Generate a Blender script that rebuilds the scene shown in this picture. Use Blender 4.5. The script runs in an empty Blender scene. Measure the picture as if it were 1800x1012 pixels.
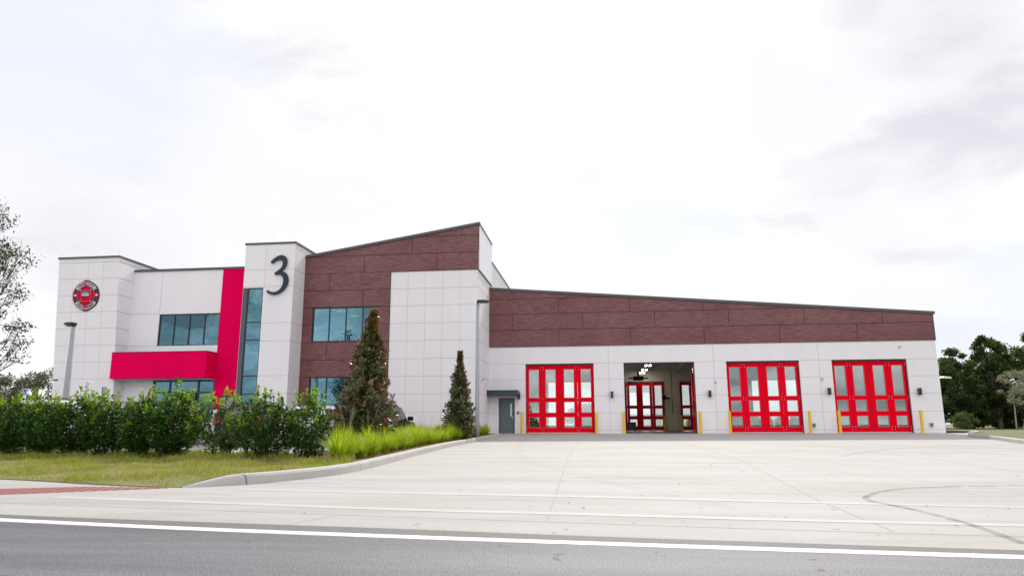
import bpy, bmesh, math, random
import numpy as np
from mathutils import Vector, Matrix

SC = bpy.context.scene
COL = SC.collection
R = math.radians
rng = np.random.default_rng(7)
random.seed(7)

# ------------------------------------------------------------------ camera
cd = bpy.data.cameras.new('camera'); cam = bpy.data.objects.new('camera', cd); COL.objects.link(cam)
def cam_matrix(yaw, pitch, roll, loc):
    cy, sy, cp, sp, cr, sr = math.cos(yaw), math.sin(yaw), math.cos(pitch), math.sin(pitch), math.cos(roll), math.sin(roll)
    f = Vector((sy*cp, cy*cp, sp)); r = Vector((cy, -sy, 0)); u = r.cross(f)
    r2 = cr*r + sr*u; u2 = -sr*r + cr*u
    m = Matrix((r2, u2, -f)).transposed().to_4x4(); m.translation = Vector(loc); return m
cam.matrix_world = cam_matrix(R(-7.086), R(11.138), R(-0.186), (2.982, -43.544, 0.518))
cd.sensor_fit = 'HORIZONTAL'; cd.sensor_width = 36; cd.lens = 24.473
cd.clip_start = 0.1; cd.clip_end = 3000
SC.camera = cam

# ------------------------------------------------------------------ light
SUN_EL, SUN_AZ = R(40), R(7)
S = Vector((math.sin(SUN_AZ)*math.cos(SUN_EL), math.cos(SUN_AZ)*math.cos(SUN_EL), math.sin(SUN_EL)))
sl = bpy.data.lights.new('sun', 'SUN'); sl.energy = 3.6; sl.angle = R(0.9); sl.color = (1, .955, .88)
so = bpy.data.objects.new('sun', sl); COL.objects.link(so); so.location = (0, 60, 60)
so.rotation_euler = S.to_track_quat('Z', 'Y').to_euler()

W = bpy.data.worlds.new('World'); SC.world = W; W.use_nodes = True
nt = W.node_tree; N = nt.nodes; L = nt.links; N.clear()
def nn(t, **k):
    n = N.new(t)
    for a, v in k.items(): setattr(n, a, v)
    return n
out = nn('ShaderNodeOutputWorld'); bg = nn('ShaderNodeBackground'); bg.inputs[1].default_value = 0.1
L.new(bg.outputs[0], out.inputs[0])
sky = nn('ShaderNodeTexSky', sky_type='NISHITA'); sky.sun_disc = False; sky.sun_elevation = SUN_EL; sky.sun_rotation = SUN_AZ
tc = nn('ShaderNodeTexCoord')
mp = nn('ShaderNodeMapping'); mp.inputs['Scale'].default_value = (1.0, 1.0, 2.4); mp.inputs['Location'].default_value = (.35, .1, .62)
L.new(tc.outputs['Generated'], mp.inputs['Vector'])
def wnoise(scale, detail, rough, dist=0.0):
    n = nn('ShaderNodeTexNoise'); n.inputs['Scale'].default_value = scale; n.inputs['Detail'].default_value = detail
    n.inputs['Roughness'].default_value = rough; n.inputs['Distortion'].default_value = dist
    L.new(mp.outputs[0], n.inputs['Vector']); return n
def wramp(src, stops):
    r = nn('ShaderNodeValToRGB'); e = r.color_ramp.elements
    while len(e) < len(stops): e.new(.5)
    for q, (p, c) in zip(e, stops): q.position = p; q.color = (*c, 1)
    L.new(src, r.inputs[0]); return r
n1 = wnoise(1.9, 9, .56, .25)
n2 = wnoise(3.4, 8, .55, .2)
cover = wramp(n1.outputs['Fac'], [(.28, (0, 0, 0)), (.42, (.85, .85, .85)), (.55, (1, 1, 1))])
grey = wramp(n2.outputs['Fac'], [(.37, (9.9, 9.95, 10.3)), (.55, (10.5, 10.45, 10.5)), (.66, (8.8, 8.8, 9.3)), (.74, (7.7, 7.7, 8.4))])
haze = nn('ShaderNodeMix', data_type='RGBA'); haze.inputs[0].default_value = .86
L.new(sky.outputs[0], haze.inputs['A']); haze.inputs['B'].default_value = (8.3, 8.75, 10.2, 1)
mx = nn('ShaderNodeMix', data_type='RGBA')
L.new(cover.outputs[0], mx.inputs[0]); L.new(haze.outputs['Result'], mx.inputs['A']); L.new(grey.outputs[0], mx.inputs['B'])
# cloud bellies and thinner cover, in fixed directions of the sky
def blob(d, deg_in, deg_out):
    v = nn('ShaderNodeVectorMath', operation='DOT_PRODUCT'); v.inputs[1].default_value = d; L.new(tc.outputs['Generated'], v.inputs[0])
    a = nn('ShaderNodeMath', operation='MULTIPLY_ADD'); L.new(n2.outputs['Fac'], a.inputs[0]); a.inputs[1].default_value = .042; L.new(v.outputs['Value'], a.inputs[2])
    m = nn('ShaderNodeMapRange', interpolation_type='SMOOTHSTEP'); m.inputs['From Min'].default_value = math.cos(R(deg_out))+.019; m.inputs['From Max'].default_value = math.cos(R(deg_in))+.027; L.new(a.outputs[0], m.inputs['Value']); return m.outputs[0]
last = mx.outputs['Result']
def over(col, amt, d, a, b):
    global last
    f = nn('ShaderNodeMath', operation='MULTIPLY'); L.new(blob(d, a, b), f.inputs[0]); f.inputs[1].default_value = amt
    x = nn('ShaderNodeMix', data_type='RGBA'); L.new(f.outputs[0], x.inputs[0]); L.new(last, x.inputs['A']); x.inputs['B'].default_value = (*col, 1); last = x.outputs['Result']
over((10.4, 10.4, 10.5), .85, (-.04, .89, .45), 8, 19)
over((8.3, 8.6, 10.0), .7, (-.6256, .6465, .4366), 4, 14)
over((8.9, 9.2, 10.1), .6, (-.53, .77, .353), 3, 10)
over((8.3, 8.3, 8.8), .65, (.3795, .8155, .437), .5, 6); over((8.1, 8.1, 8.7), .7, (.4345, .8073, .3993), .5, 6.5)
over((7.6, 7.6, 8.3), .85, (.2902, .8933, .3433), .3, 4.6); over((7.6, 7.6, 8.4), .85, (.4084, .8507, .3308), .3, 4.6)
over((8.3, 8.3, 8.8), .9, (-.5976, .759, .2584), .5, 8); over((8.7, 8.7, 9.1), .6, (.3654, .8928, .2632), .5, 5); over((9.0, 9.6, 10.1), .5, (.082, .9591, .2709), 2, 8)
# unseen sky behind the camera, mottled and brightened to lift the facades
vd = nn('ShaderNodeVectorMath', operation='DOT_PRODUCT'); vd.inputs[1].default_value = (.12, -.985, .12); L.new(tc.outputs['Generated'], vd.inputs[0])
mr = nn('ShaderNodeMapRange'); mr.inputs['From Min'].default_value = 0; mr.inputs['From Max'].default_value = 1; mr.inputs['To Min'].default_value = 1; mr.inputs['To Max'].default_value = 1.0; mr.inputs['To Min'].default_value = 0; L.new(vd.outputs['Value'], mr.inputs['Value'])
n3 = wnoise(7.5, 8, .58, .4)
cl = nn('ShaderNodeMapRange'); cl.inputs['From Min'].default_value = .36; cl.inputs['From Max'].default_value = .64; cl.inputs['To Min'].default_value = -.42; cl.inputs['To Max'].default_value = 1.5; L.new(n3.outputs['Fac'], cl.inputs['Value'])
ma = nn('ShaderNodeMath', operation='MULTIPLY_ADD'); L.new(mr.outputs[0], ma.inputs[0]); L.new(cl.outputs[0], ma.inputs[1]); ma.inputs[2].default_value = 1
vs_ = nn('ShaderNodeVectorMath', operation='SCALE'); L.new(last, vs_.inputs[0]); L.new(ma.outputs[0], vs_.inputs['Scale'])
L.new(vs_.outputs[0], bg.inputs[0])

SC.view_settings.view_transform = 'Standard'; SC.view_settings.look = 'None'
SC.view_settings.exposure = 0.0; SC.view_settings.gamma = 1.0
SC.cycles.max_bounces = 8; SC.cycles.transparent_max_bounces = 16; SC.cycles.caustics_reflective = False; SC.cycles.caustics_refractive = False
SC.cycles.use_denoising = True

# ------------------------------------------------------------------ materials
def mat(name, col, rough=.6, metal=0.0, spec=.5, var=None, bump=None, coat=0.0):
    """var=(scale xyz, amount, second colour) adds a noise variation from position."""
    m = bpy.data.materials.new(name); m.use_nodes = True
    t = m.node_tree; b = t.nodes['Principled BSDF']
    b.inputs['Base Color'].default_value = (*col, 1); b.inputs['Roughness'].default_value = rough
    b.inputs['Metallic'].default_value = metal; b.inputs['Specular IOR Level'].default_value = spec
    b.inputs['Coat Weight'].default_value = coat
    m.diffuse_color = (*col, 1)
    if var:
        sc, amt, c2 = var
        g = t.nodes.new('ShaderNodeNewGeometry'); mp = t.nodes.new('ShaderNodeMapping'); mp.inputs['Scale'].default_value = sc
        n = t.nodes.new('ShaderNodeTexNoise'); n.inputs['Scale'].default_value = 1; n.inputs['Detail'].default_value = 6; n.inputs['Roughness'].default_value = .6
        t.links.new(g.outputs['Position'], mp.inputs[0]); t.links.new(mp.outputs[0], n.inputs['Vector'])
        r = t.nodes.new('ShaderNodeValToRGB'); e = r.color_ramp.elements
        e[0].position = .5 - amt; e[0].color = (*col, 1); e[1].position = .5 + amt; e[1].color = (*c2, 1)
        t.links.new(n.outputs['Fac'], r.inputs[0]); t.links.new(r.outputs[0], b.inputs['Base Color'])
    if bump:
        sc, st = bump
        n = t.nodes.new('ShaderNodeTexNoise'); n.inputs['Scale'].default_value = sc; n.inputs['Detail'].default_value = 4
        g = t.nodes.new('ShaderNodeNewGeometry'); t.links.new(g.outputs['Position'], n.inputs['Vector'])
        bp = t.nodes.new('ShaderNodeBump'); bp.inputs['Strength'].default_value = st; bp.inputs['Distance'].default_value = .02
        t.links.new(n.outputs['Fac'], bp.inputs['Height']); t.links.new(bp.outputs[0], b.inputs['Normal'])
    return m

def nodes_of(m): return m.node_tree, m.node_tree.nodes['Principled BSDF']

WHITE = mat('painted_concrete_panel', (.77, .745, .775), .8, spec=.2, var=((.9, .9, .35), .22, (.82, .795, .82)), bump=(60, .08))
JOINT = mat('sealant_joint', (.56, .54, .56), .9)
METALP = mat('pale_metal_panel', (.80, .83, .88), .35, spec=.5)
CAP = mat('grey_metal_coping', (.075, .07, .078), .45)
FRAME = mat('dark_window_frame', (.012, .017, .024), .35)
RECESS = mat('dark_grey_metal', (.075, .08, .105), .5)
REDP = mat('crimson_metal_panel', (.72, .0, .078), .6, spec=.02, var=((.6, .6, .5), .25, (.80, .0, .088)))
REDJ = mat('crimson_panel_joint', (.22, .0, .015), .7)
REDD = mat('red_painted_door', (.80, .0, .016), .5, spec=.03)
REDS = mat('silver_bolt', (.7, .6, .6), .4)
YEL = mat('yellow_bollard_paint', (.78, .50, .012), .5, var=((3, 3, 2), .3, (.70, .43, .012)))
GREYD = mat('grey_steel_door', (.105, .135, .14), .5)
SILL = mat('pale_sill', (.55, .53, .5), .6)
AWN = mat('dark_green_metal', (.02, .045, .045), .4)
LAMPB = mat('black_fixture', (.018, .018, .022), .4)
GALV = mat('galvanised_steel', (.42, .44, .46), .5, metal=.3)
POLEC = mat('spun_grey_pole', (.36, .37, .38), .7, var=((8, 8, 2), .3, (.30, .31, .33)), bump=(120, .1))
NUM3 = mat('slate_blue_metal', (.022, .036, .058), .5, spec=.25)
INTW = mat('beige_block_wall', (.74, .67, .55), .9, var=((.6, .6, .6), .3, (.67, .61, .51)))
INTC = mat('grey_ceiling', (.50, .50, .47), .9)
INTF = mat('grey_sealed_floor', (.13, .135, .14), .4)
OFFW = mat('office_interior', (.30, .32, .33), .9)
DARK = mat('black_rubber', (.012, .012, .012), .8)
CABN = mat('dark_green_cabinet', (.03, .04, .035), .5)
BLUE = mat('sign_blue', (.01, .07, .45), .4)
SIGNW = mat('sign_white', (.80, .80, .80), .4)
SILV = mat('emblem_silver', (.42, .45, .48), .4)
EBLK = mat('emblem_black', (.02, .02, .03), .4)
EMAR = mat('emblem_maroon', (.20, .008, .03), .4)
ERED = mat('emblem_crimson', (.46, .0, .055), .5, spec=.1, var=((.1, .1, 1.6), .25, (.52, .0, .012)))
EPNK = mat('emblem_pink_edge', (.75, .25, .35), .4)
ESKY = mat('emblem_blue', (.10, .32, .50), .4)
LETT = mat('emblem_lettering', (.02, .02, .025), .5)
PAINTW = mat('white_road_paint', (.80, .80, .80), .7, var=((5, 9, 3), .17, (.60, .60, .595)), bump=(60, .2))
BARK = mat('grey_brown_bark', (.13, .105, .08), .95, var=((6, 6, 2), .25, (.07, .055, .042)))
PBARK = mat('pale_bark', (.30, .28, .25), .95)
STEM = mat('brown_twigs', (.09, .07, .045), .9)
CARW = mat('white_car_paint', (.78, .78, .80), .25, coat=.6)
CARK = mat('black_car_paint', (.010, .010, .012), .22, spec=.12)
CARR = mat('dull_red_car_paint', (.36, .10, .09), .3, coat=.5)
CARG = mat('car_glass', (.02, .03, .035), .04, spec=.8)
TAIL = mat('red_tail_lamp', (.55, .01, .03), .2)
HEADL = mat('clear_headlamp', (.7, .7, .7), .1)
RIM = mat('alloy_rim', (.40, .40, .41), .3, metal=.7)
TRIM = mat('black_plastic_trim', (.02, .02, .02), .6)
PAINTF = mat('faded_crosswalk_paint', (.455, .45, .445), .8, var=((2.2, 2.2, 2.2), .22, (.405, .395, .385)))
MULCH = mat('red_brown_mulch', (.20, .085, .035), .95, var=((9, 9, 9), .2, (.10, .045, .022)), bump=(40, .8))
def jointed(m, pitch):
    t, b = nodes_of(m); g = t.nodes.new('ShaderNodeNewGeometry'); sx = t.nodes.new('ShaderNodeSeparateXYZ'); t.links.new(g.outputs['Position'], sx.inputs[0])
    w = t.nodes.new('ShaderNodeMath'); w.operation = 'PINGPONG'; t.links.new(sx.outputs['Y'], w.inputs[0]); w.inputs[1].default_value = pitch/2
    c = t.nodes.new('ShaderNodeMath'); c.operation = 'LESS_THAN'; t.links.new(w.outputs[0], c.inputs[0]); c.inputs[1].default_value = .009
    old = b.inputs['Base Color'].links[0].from_socket; x = t.nodes.new('ShaderNodeMix'); x.data_type = 'RGBA'; t.links.new(c.outputs[0], x.inputs[0]); t.links.new(old, x.inputs['A']); x.inputs['B'].default_value = (.13, .12, .11, 1)
    t.links.new(x.outputs['Result'], b.inputs['Base Color']); return m
CURB = jointed(mat('curb_concrete', (.47, .455, .43), .85, var=((1.4, 1.4, 3), .3, (.38, .365, .34)), bump=(50, .15)), 3.24)
FENCEM = mat('black_metal_fence', (.02, .02, .022), .5)
REDPOST = mat('red_post_paint', (.6, .02, .02), .4)

def emis(name, col, st):
    m = bpy.data.materials.new(name); m.use_nodes = True; t, b = nodes_of(m)
    b.inputs['Base Color'].default_value = (*col, 1); b.inputs['Emission Color'].default_value = (*col, 1); b.inputs['Emission Strength'].default_value = st
    return m
TUBE = emis('lit_strip_lamp', (1, .95, .85), 24)

def cladding():
    m = mat('wood_print_cladding', (.2, .08, .08), .5, spec=.35); t, b = nodes_of(m)
    g = t.nodes.new('ShaderNodeNewGeometry')
    def noise(sc, det, lo, hi):
        mp = t.nodes.new('ShaderNodeMapping'); mp.inputs['Scale'].default_value = sc; t.links.new(g.outputs['Position'], mp.inputs[0])
        n = t.nodes.new('ShaderNodeTexNoise'); n.inputs['Scale'].default_value = 1; n.inputs['Detail'].default_value = det; n.inputs['Roughness'].default_value = .65
        t.links.new(mp.outputs[0], n.inputs['Vector'])
        r = t.nodes.new('ShaderNodeMapRange'); r.inputs['From Min'].default_value = lo; r.inputs['From Max'].default_value = hi; t.links.new(n.outputs['Fac'], r.inputs['Value'])
        return r.outputs[0]
    a = noise((1.9, 1.9, 17), 6, .27, .73); c = noise((.35, .35, .8), 3, .3, .7)
    ad = t.nodes.new('ShaderNodeMath'); ad.operation = 'MULTIPLY_ADD'; t.links.new(a, ad.inputs[0]); ad.inputs[1].default_value = .75
    sc = t.nodes.new('ShaderNodeMath'); sc.operation = 'MULTIPLY'; t.links.new(c, sc.inputs[0]); sc.inputs[1].default_value = .25; t.links.new(sc.outputs[0], ad.inputs[2])
    r = t.nodes.new('ShaderNodeValToRGB'); e = r.color_ramp.elements; e.new(.5)
    for q, (p, cc) in zip(e, [(.12, (.098, .034, .036)), (.5, (.172, .068, .070)), (.88, (.255, .125, .125))]): q.position = p; q.color = (*cc, 1)
    t.links.new(ad.outputs[0], r.inputs[0]); t.links.new(r.outputs[0], b.inputs['Base Color'])
    return m
CLAD = cladding()
CLADJ = mat('cladding_joint', (.045, .013, .014), .8)

def concrete(name, c1, c2, c3, streak=(.25, 1.3, 1)):
    m = mat(name, c1, .8, spec=.35); t, b = nodes_of(m)
    g = t.nodes.new('ShaderNodeNewGeometry')
    def noise(sc, det, ro=.6):
        mp = t.nodes.new('ShaderNodeMapping'); mp.inputs['Scale'].default_value = sc; t.links.new(g.outputs['Position'], mp.inputs[0])
        n = t.nodes.new('ShaderNodeTexNoise'); n.inputs['Scale'].default_value = 1; n.inputs['Detail'].default_value = det; n.inputs['Roughness'].default_value = ro
        t.links.new(mp.outputs[0], n.inputs['Vector']); return n.outputs['Fac']
    def ramp(src, stops):
        r = t.nodes.new('ShaderNodeValToRGB'); e = r.color_ramp.elements
        while len(e) < len(stops): e.new(.5)
        for q, (p, cc) in zip(e, stops): q.position = p; q.color = (*cc, 1)
        t.links.new(src, r.inputs[0]); return r.outputs[0]
    base = ramp(noise(streak, 8, .65), [(.33, c3), (.47, c1), (.66, c2)])
    spots = ramp(noise((5.5, 5.5, 5.5), 3), [(.27, (.45, .42, .4)), (.31, (1, 1, 1))])
    fine = ramp(noise((55, 55, 55), 3), [(.3, (.86, .86, .86)), (.7, (1.06, 1.06, 1.06))])
    def mul(a, c):
        x = t.nodes.new('ShaderNodeMix'); x.data_type = 'RGBA'; x.blend_type = 'MULTIPLY'; x.inputs[0].default_value = 1
        t.links.new(a, x.inputs['A']); t.links.new(c, x.inputs['B']); return x.outputs['Result']
    big = ramp(noise((.16, .30, 1), 5), [(.36, (.93, .915, .90)), (.50, (1, 1, 1)), (.64, (1.03, 1.01, .995))])
    t.links.new(mul(mul(mul(base, spots), fine), big), b.inputs['Base Color'])
    return m
CONC = concrete('driveway_concrete', (.385, .373, .362), (.42, .41, .40), (.335, .32, .305))
CONC2 = concrete('sidewalk_concrete', (.395, .385, .375), (.42, .415, .41), (.35, .34, .33))
LOTC = concrete('parking_lot_concrete', (.38, .38, .385), (.42, .42, .43), (.32, .32, .325))
CJOINT = mat('joint_filler', (.33, .31, .29), .9)
def asphalt():
    m = concrete('road_asphalt', (.165, .166, .184), (.225, .226, .25), (.122, .123, .136), streak=(.16, 1.1, 1)); t, b = nodes_of(m)
    b.inputs['Roughness'].default_value = .62
    n = t.nodes.new('ShaderNodeTexVoronoi'); n.inputs['Scale'].default_value = 85
    g = t.nodes.new('ShaderNodeNewGeometry'); t.links.new(g.outputs['Position'], n.inputs['Vector'])
    bp = t.nodes.new('ShaderNodeBump'); bp.inputs['Strength'].default_value = .6; bp.inputs['Distance'].default_value = .01
    t.links.new(n.outputs['Distance'], bp.inputs['Height']); t.links.new(bp.outputs[0], b.inputs['Normal'])
    old = b.inputs['Base Color'].links[0].from_socket
    r = t.nodes.new('ShaderNodeValToRGB'); e = r.color_ramp.elements; e[0].position = .1; e[0].color = (1.45, 1.45, 1.45, 1); e[1].position = .55; e[1].color = (.62, .62, .62, 1)
    t.links.new(n.outputs['Distance'], r.inputs[0])
    x = t.nodes.new('ShaderNodeMix'); x.data_type = 'RGBA'; x.blend_type = 'MULTIPLY'; x.inputs[0].default_value = 1
    t.links.new(old, x.inputs['A']); t.links.new(r.outputs[0], x.inputs['B']); t.links.new(x.outputs['Result'], b.inputs['Base Color'])
    return m
ASPH = asphalt()
ASPHD = mat('darker_asphalt_margin', (.105, .10, .10), .75, var=((25, 25, 25), .2, (.15, .145, .145)), bump=(90, .4))
def skid(hi=.38):
    m = mat('tyre_rubber_mark', (.12, .105, .10), .9); t, b = nodes_of(m)
    g = t.nodes.new('ShaderNodeNewGeometry'); n = t.nodes.new('ShaderNodeTexNoise'); n.inputs['Scale'].default_value = 4; n.inputs['Detail'].default_value = 6
    t.links.new(g.outputs['Position'], n.inputs['Vector'])
    r = t.nodes.new('ShaderNodeMapRange'); r.inputs['From Min'].default_value = .3; r.inputs['From Max'].default_value = .7; r.inputs['To Min'].default_value = hi*.15; r.inputs['To Max'].default_value = hi
    t.links.new(n.outputs['Fac'], r.inputs['Value']); t.links.new(r.outputs[0], b.inputs['Alpha']); return m
SKID = skid(); SKID2 = skid(.14); SKID3 = skid(.045)
def tactile():
    m = mat('brick_red_tactile', (.27, .075, .075), .8); t, b = nodes_of(m)
    g = t.nodes.new('ShaderNodeNewGeometry'); mp = t.nodes.new('ShaderNodeMapping'); mp.inputs['Rotation'].default_value = (0, 0, R(-22))
    t.links.new(g.outputs['Position'], mp.inputs[0])
    w = t.nodes.new('ShaderNodeTexWave'); w.inputs['Scale'].default_value = 2.2; w.inputs['Distortion'].default_value = 0; t.links.new(mp.outputs[0], w.inputs['Vector'])
    r = t.nodes.new('ShaderNodeValToRGB'); e = r.color_ramp.elements; e[0].position = .12; e[0].color = (.10, .03, .03, 1); e[1].position = .3; e[1].color = (.30, .085, .085, 1)
    t.links.new(w.outputs['Fac'], r.inputs[0]); t.links.new(r.outputs[0], b.inputs['Base Color']); return m
TACT = tactile()
def lawnsoil():
    return mat('dry_lawn_soil', (.22, .18, .08), .95, var=((2.2, 2.2, 2), .18, (.13, .15, .035)), bump=(30, .6))
SOIL = lawnsoil()
FARG = mat('far_grass', (.10, .13, .035), .95, var=((.5, .5, .5), .25, (.16, .15, .06)))

def glass(name, refl, tint, fac, rough=.015, wob=.0):
    m = bpy.data.materials.new(name); m.use_nodes = True; t = m.node_tree; t.nodes.clear()
    o = t.nodes.new('ShaderNodeOutputMaterial'); mx = t.nodes.new('ShaderNodeMixShader'); tr = t.nodes.new('ShaderNodeBsdfTransparent'); gl = t.nodes.new('ShaderNodeBsdfGlossy')
    tr.inputs[0].default_value = (*tint, 1); gl.inputs[0].default_value = (*refl, 1); gl.inputs['Roughness'].default_value = rough
    mx.inputs[0].default_value = fac
    t.links.new(tr.outputs[0], mx.inputs[1]); t.links.new(gl.outputs[0], mx.inputs[2]); t.links.new(mx.outputs[0], o.inputs[0])
    if wob:
        g = t.nodes.new('ShaderNodeNewGeometry'); n = t.nodes.new('ShaderNodeTexNoise'); n.inputs['Scale'].default_value = .8; t.links.new(g.outputs['Position'], n.inputs['Vector'])
        b = t.nodes.new('ShaderNodeBump'); b.inputs['Strength'].default_value = wob; b.inputs['Distance'].default_value = .05
        t.links.new(n.outputs['Fac'], b.inputs['Height']); t.links.new(b.outputs[0], gl.inputs['Normal'])
    return m
GLASS = glass('teal_reflective_glass', (.105, .215, .265), (.40, .55, .56), .84, wob=.12)
CLEAR = glass('clear_door_glass', (.9, .95, .95), (.80, .85, .84), .13)

def leafmat(name, top, top2, under=None, rough=.4, transl=.3, tcol=None, spec=.5):
    m = bpy.data.materials.new(name); m.use_nodes = True; t, b = nodes_of(m)
    g = t.nodes.new('ShaderNodeNewGeometry')
    r = t.nodes.new('ShaderNodeValToRGB'); e = r.color_ramp.elements; e[0].color = (*top, 1); e[1].color = (*top2, 1)
    t.links.new(g.outputs['Random Per Island'], r.inputs[0]); c = r.outputs[0]
    if under:
        x = t.nodes.new('ShaderNodeMix'); x.data_type = 'RGBA'; t.links.new(g.outputs['Backfacing'], x.inputs[0]); t.links.new(c, x.inputs['A']); x.inputs['B'].default_value = (*under, 1); c = x.outputs['Result']
    t.links.new(c, b.inputs['Base Color']); b.inputs['Roughness'].default_value = rough; b.inputs['Specular IOR Level'].default_value = spec
    if transl:
        tb = t.nodes.new('ShaderNodeBsdfTranslucent'); mx = t.nodes.new('ShaderNodeMixShader'); mx.inputs[0].default_value = transl
        hs = t.nodes.new('ShaderNodeHueSaturation'); hs.inputs['Value'].default_value = 1.8; hs.inputs['Saturation'].default_value = 1.15
        t.links.new(c, hs.inputs['Color']); t.links.new(hs.outputs[0], tb.inputs[0])
        t.links.new(b.outputs[0], mx.inputs[1]); t.links.new(tb.outputs[0], mx.inputs[2])
        t.links.new(mx.outputs[0], t.nodes['Material Output'].inputs[0])
    return m
LHEDGE = leafmat('viburnum_leaf', (.014, .042, .007), (.072, .160, .022), rough=.42, transl=.22, spec=.28)
LYOUNG = leafmat('viburnum_young_leaf', (.13, .23, .018), (.26, .37, .03), rough=.45, transl=.4, spec=.25)
LMAG = leafmat('magnolia_leaf', (.024, .042, .013), (.105, .112, .034), under=(.20, .13, .045), rough=.27, transl=.05)
LMAGN = leafmat('magnolia_new_leaf', (.12, .065, .02), (.22, .125, .04), under=(.26, .12, .035), rough=.3, transl=.15)
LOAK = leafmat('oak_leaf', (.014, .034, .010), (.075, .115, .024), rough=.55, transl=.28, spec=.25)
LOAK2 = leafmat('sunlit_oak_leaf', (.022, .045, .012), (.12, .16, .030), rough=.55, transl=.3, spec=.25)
LOAKL = leafmat('olive_tree_leaf', (.05, .065, .03), (.11, .125, .055), rough=.5, transl=.25)
LPALE = leafmat('pale_sage_leaf', (.16, .18, .11), (.26, .27, .18), rough=.6, transl=.25)
LDULL = leafmat('dull_olive_leaf', (.035, .045, .028), (.085, .09, .06), rough=.5, transl=.2)
LBUSH = leafmat('light_bush_leaf', (.07, .12, .03), (.18, .24, .07), rough=.5, transl=.3)
def straw(m):
    t = m.node_tree; r = [n for n in t.nodes if n.type == 'VALTORGB'][0]; e = r.color_ramp.elements; e[-1].position = .90; q = e.new(.96); q.color = (.46, .37, .15, 1); return m
BLADE = straw(leafmat('lime_grass_blade', (.11, .19, .010), (.36, .45, .025), rough=.5, transl=.45))
PLUME = leafmat('dry_seed_stalk', (.34, .27, .19), (.45, .36, .27), rough=.8, transl=.2)
def turf():
    m = leafmat('turf_blade', (.125, .175, .015), (.29, .31, .036), rough=.6, transl=.3); t, b = nodes_of(m)
    g = t.nodes.new('ShaderNodeNewGeometry'); n = t.nodes.new('ShaderNodeTexNoise'); n.inputs['Scale'].default_value = 1.1; n.inputs['Detail'].default_value = 7; n.inputs['Roughness'].default_value = .75
    t.links.new(g.outputs['Position'], n.inputs['Vector'])
    r = t.nodes.new('ShaderNodeValToRGB'); e = r.color_ramp.elements; e.new(.5)
    for q, (p, c) in zip(e, [(.38, (0, 0, 0)), (.50, (.30, .30, .30)), (.62, (.9, .9, .9))]): q.position = p; q.color = (*c, 1)
    t.links.new(n.outputs['Fac'], r.inputs[0])
    old = b.inputs['Base Color'].links[0].from_socket
    x = t.nodes.new('ShaderNodeMix'); x.data_type = 'RGBA'; t.links.new(r.outputs[0], x.inputs[0]); t.links.new(old, x.inputs['A']); x.inputs['B'].default_value = (.50, .39, .20, 1)
    t.links.new(x.outputs['Result'], b.inputs['Base Color'])
    return m
TURF = turf()

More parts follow.
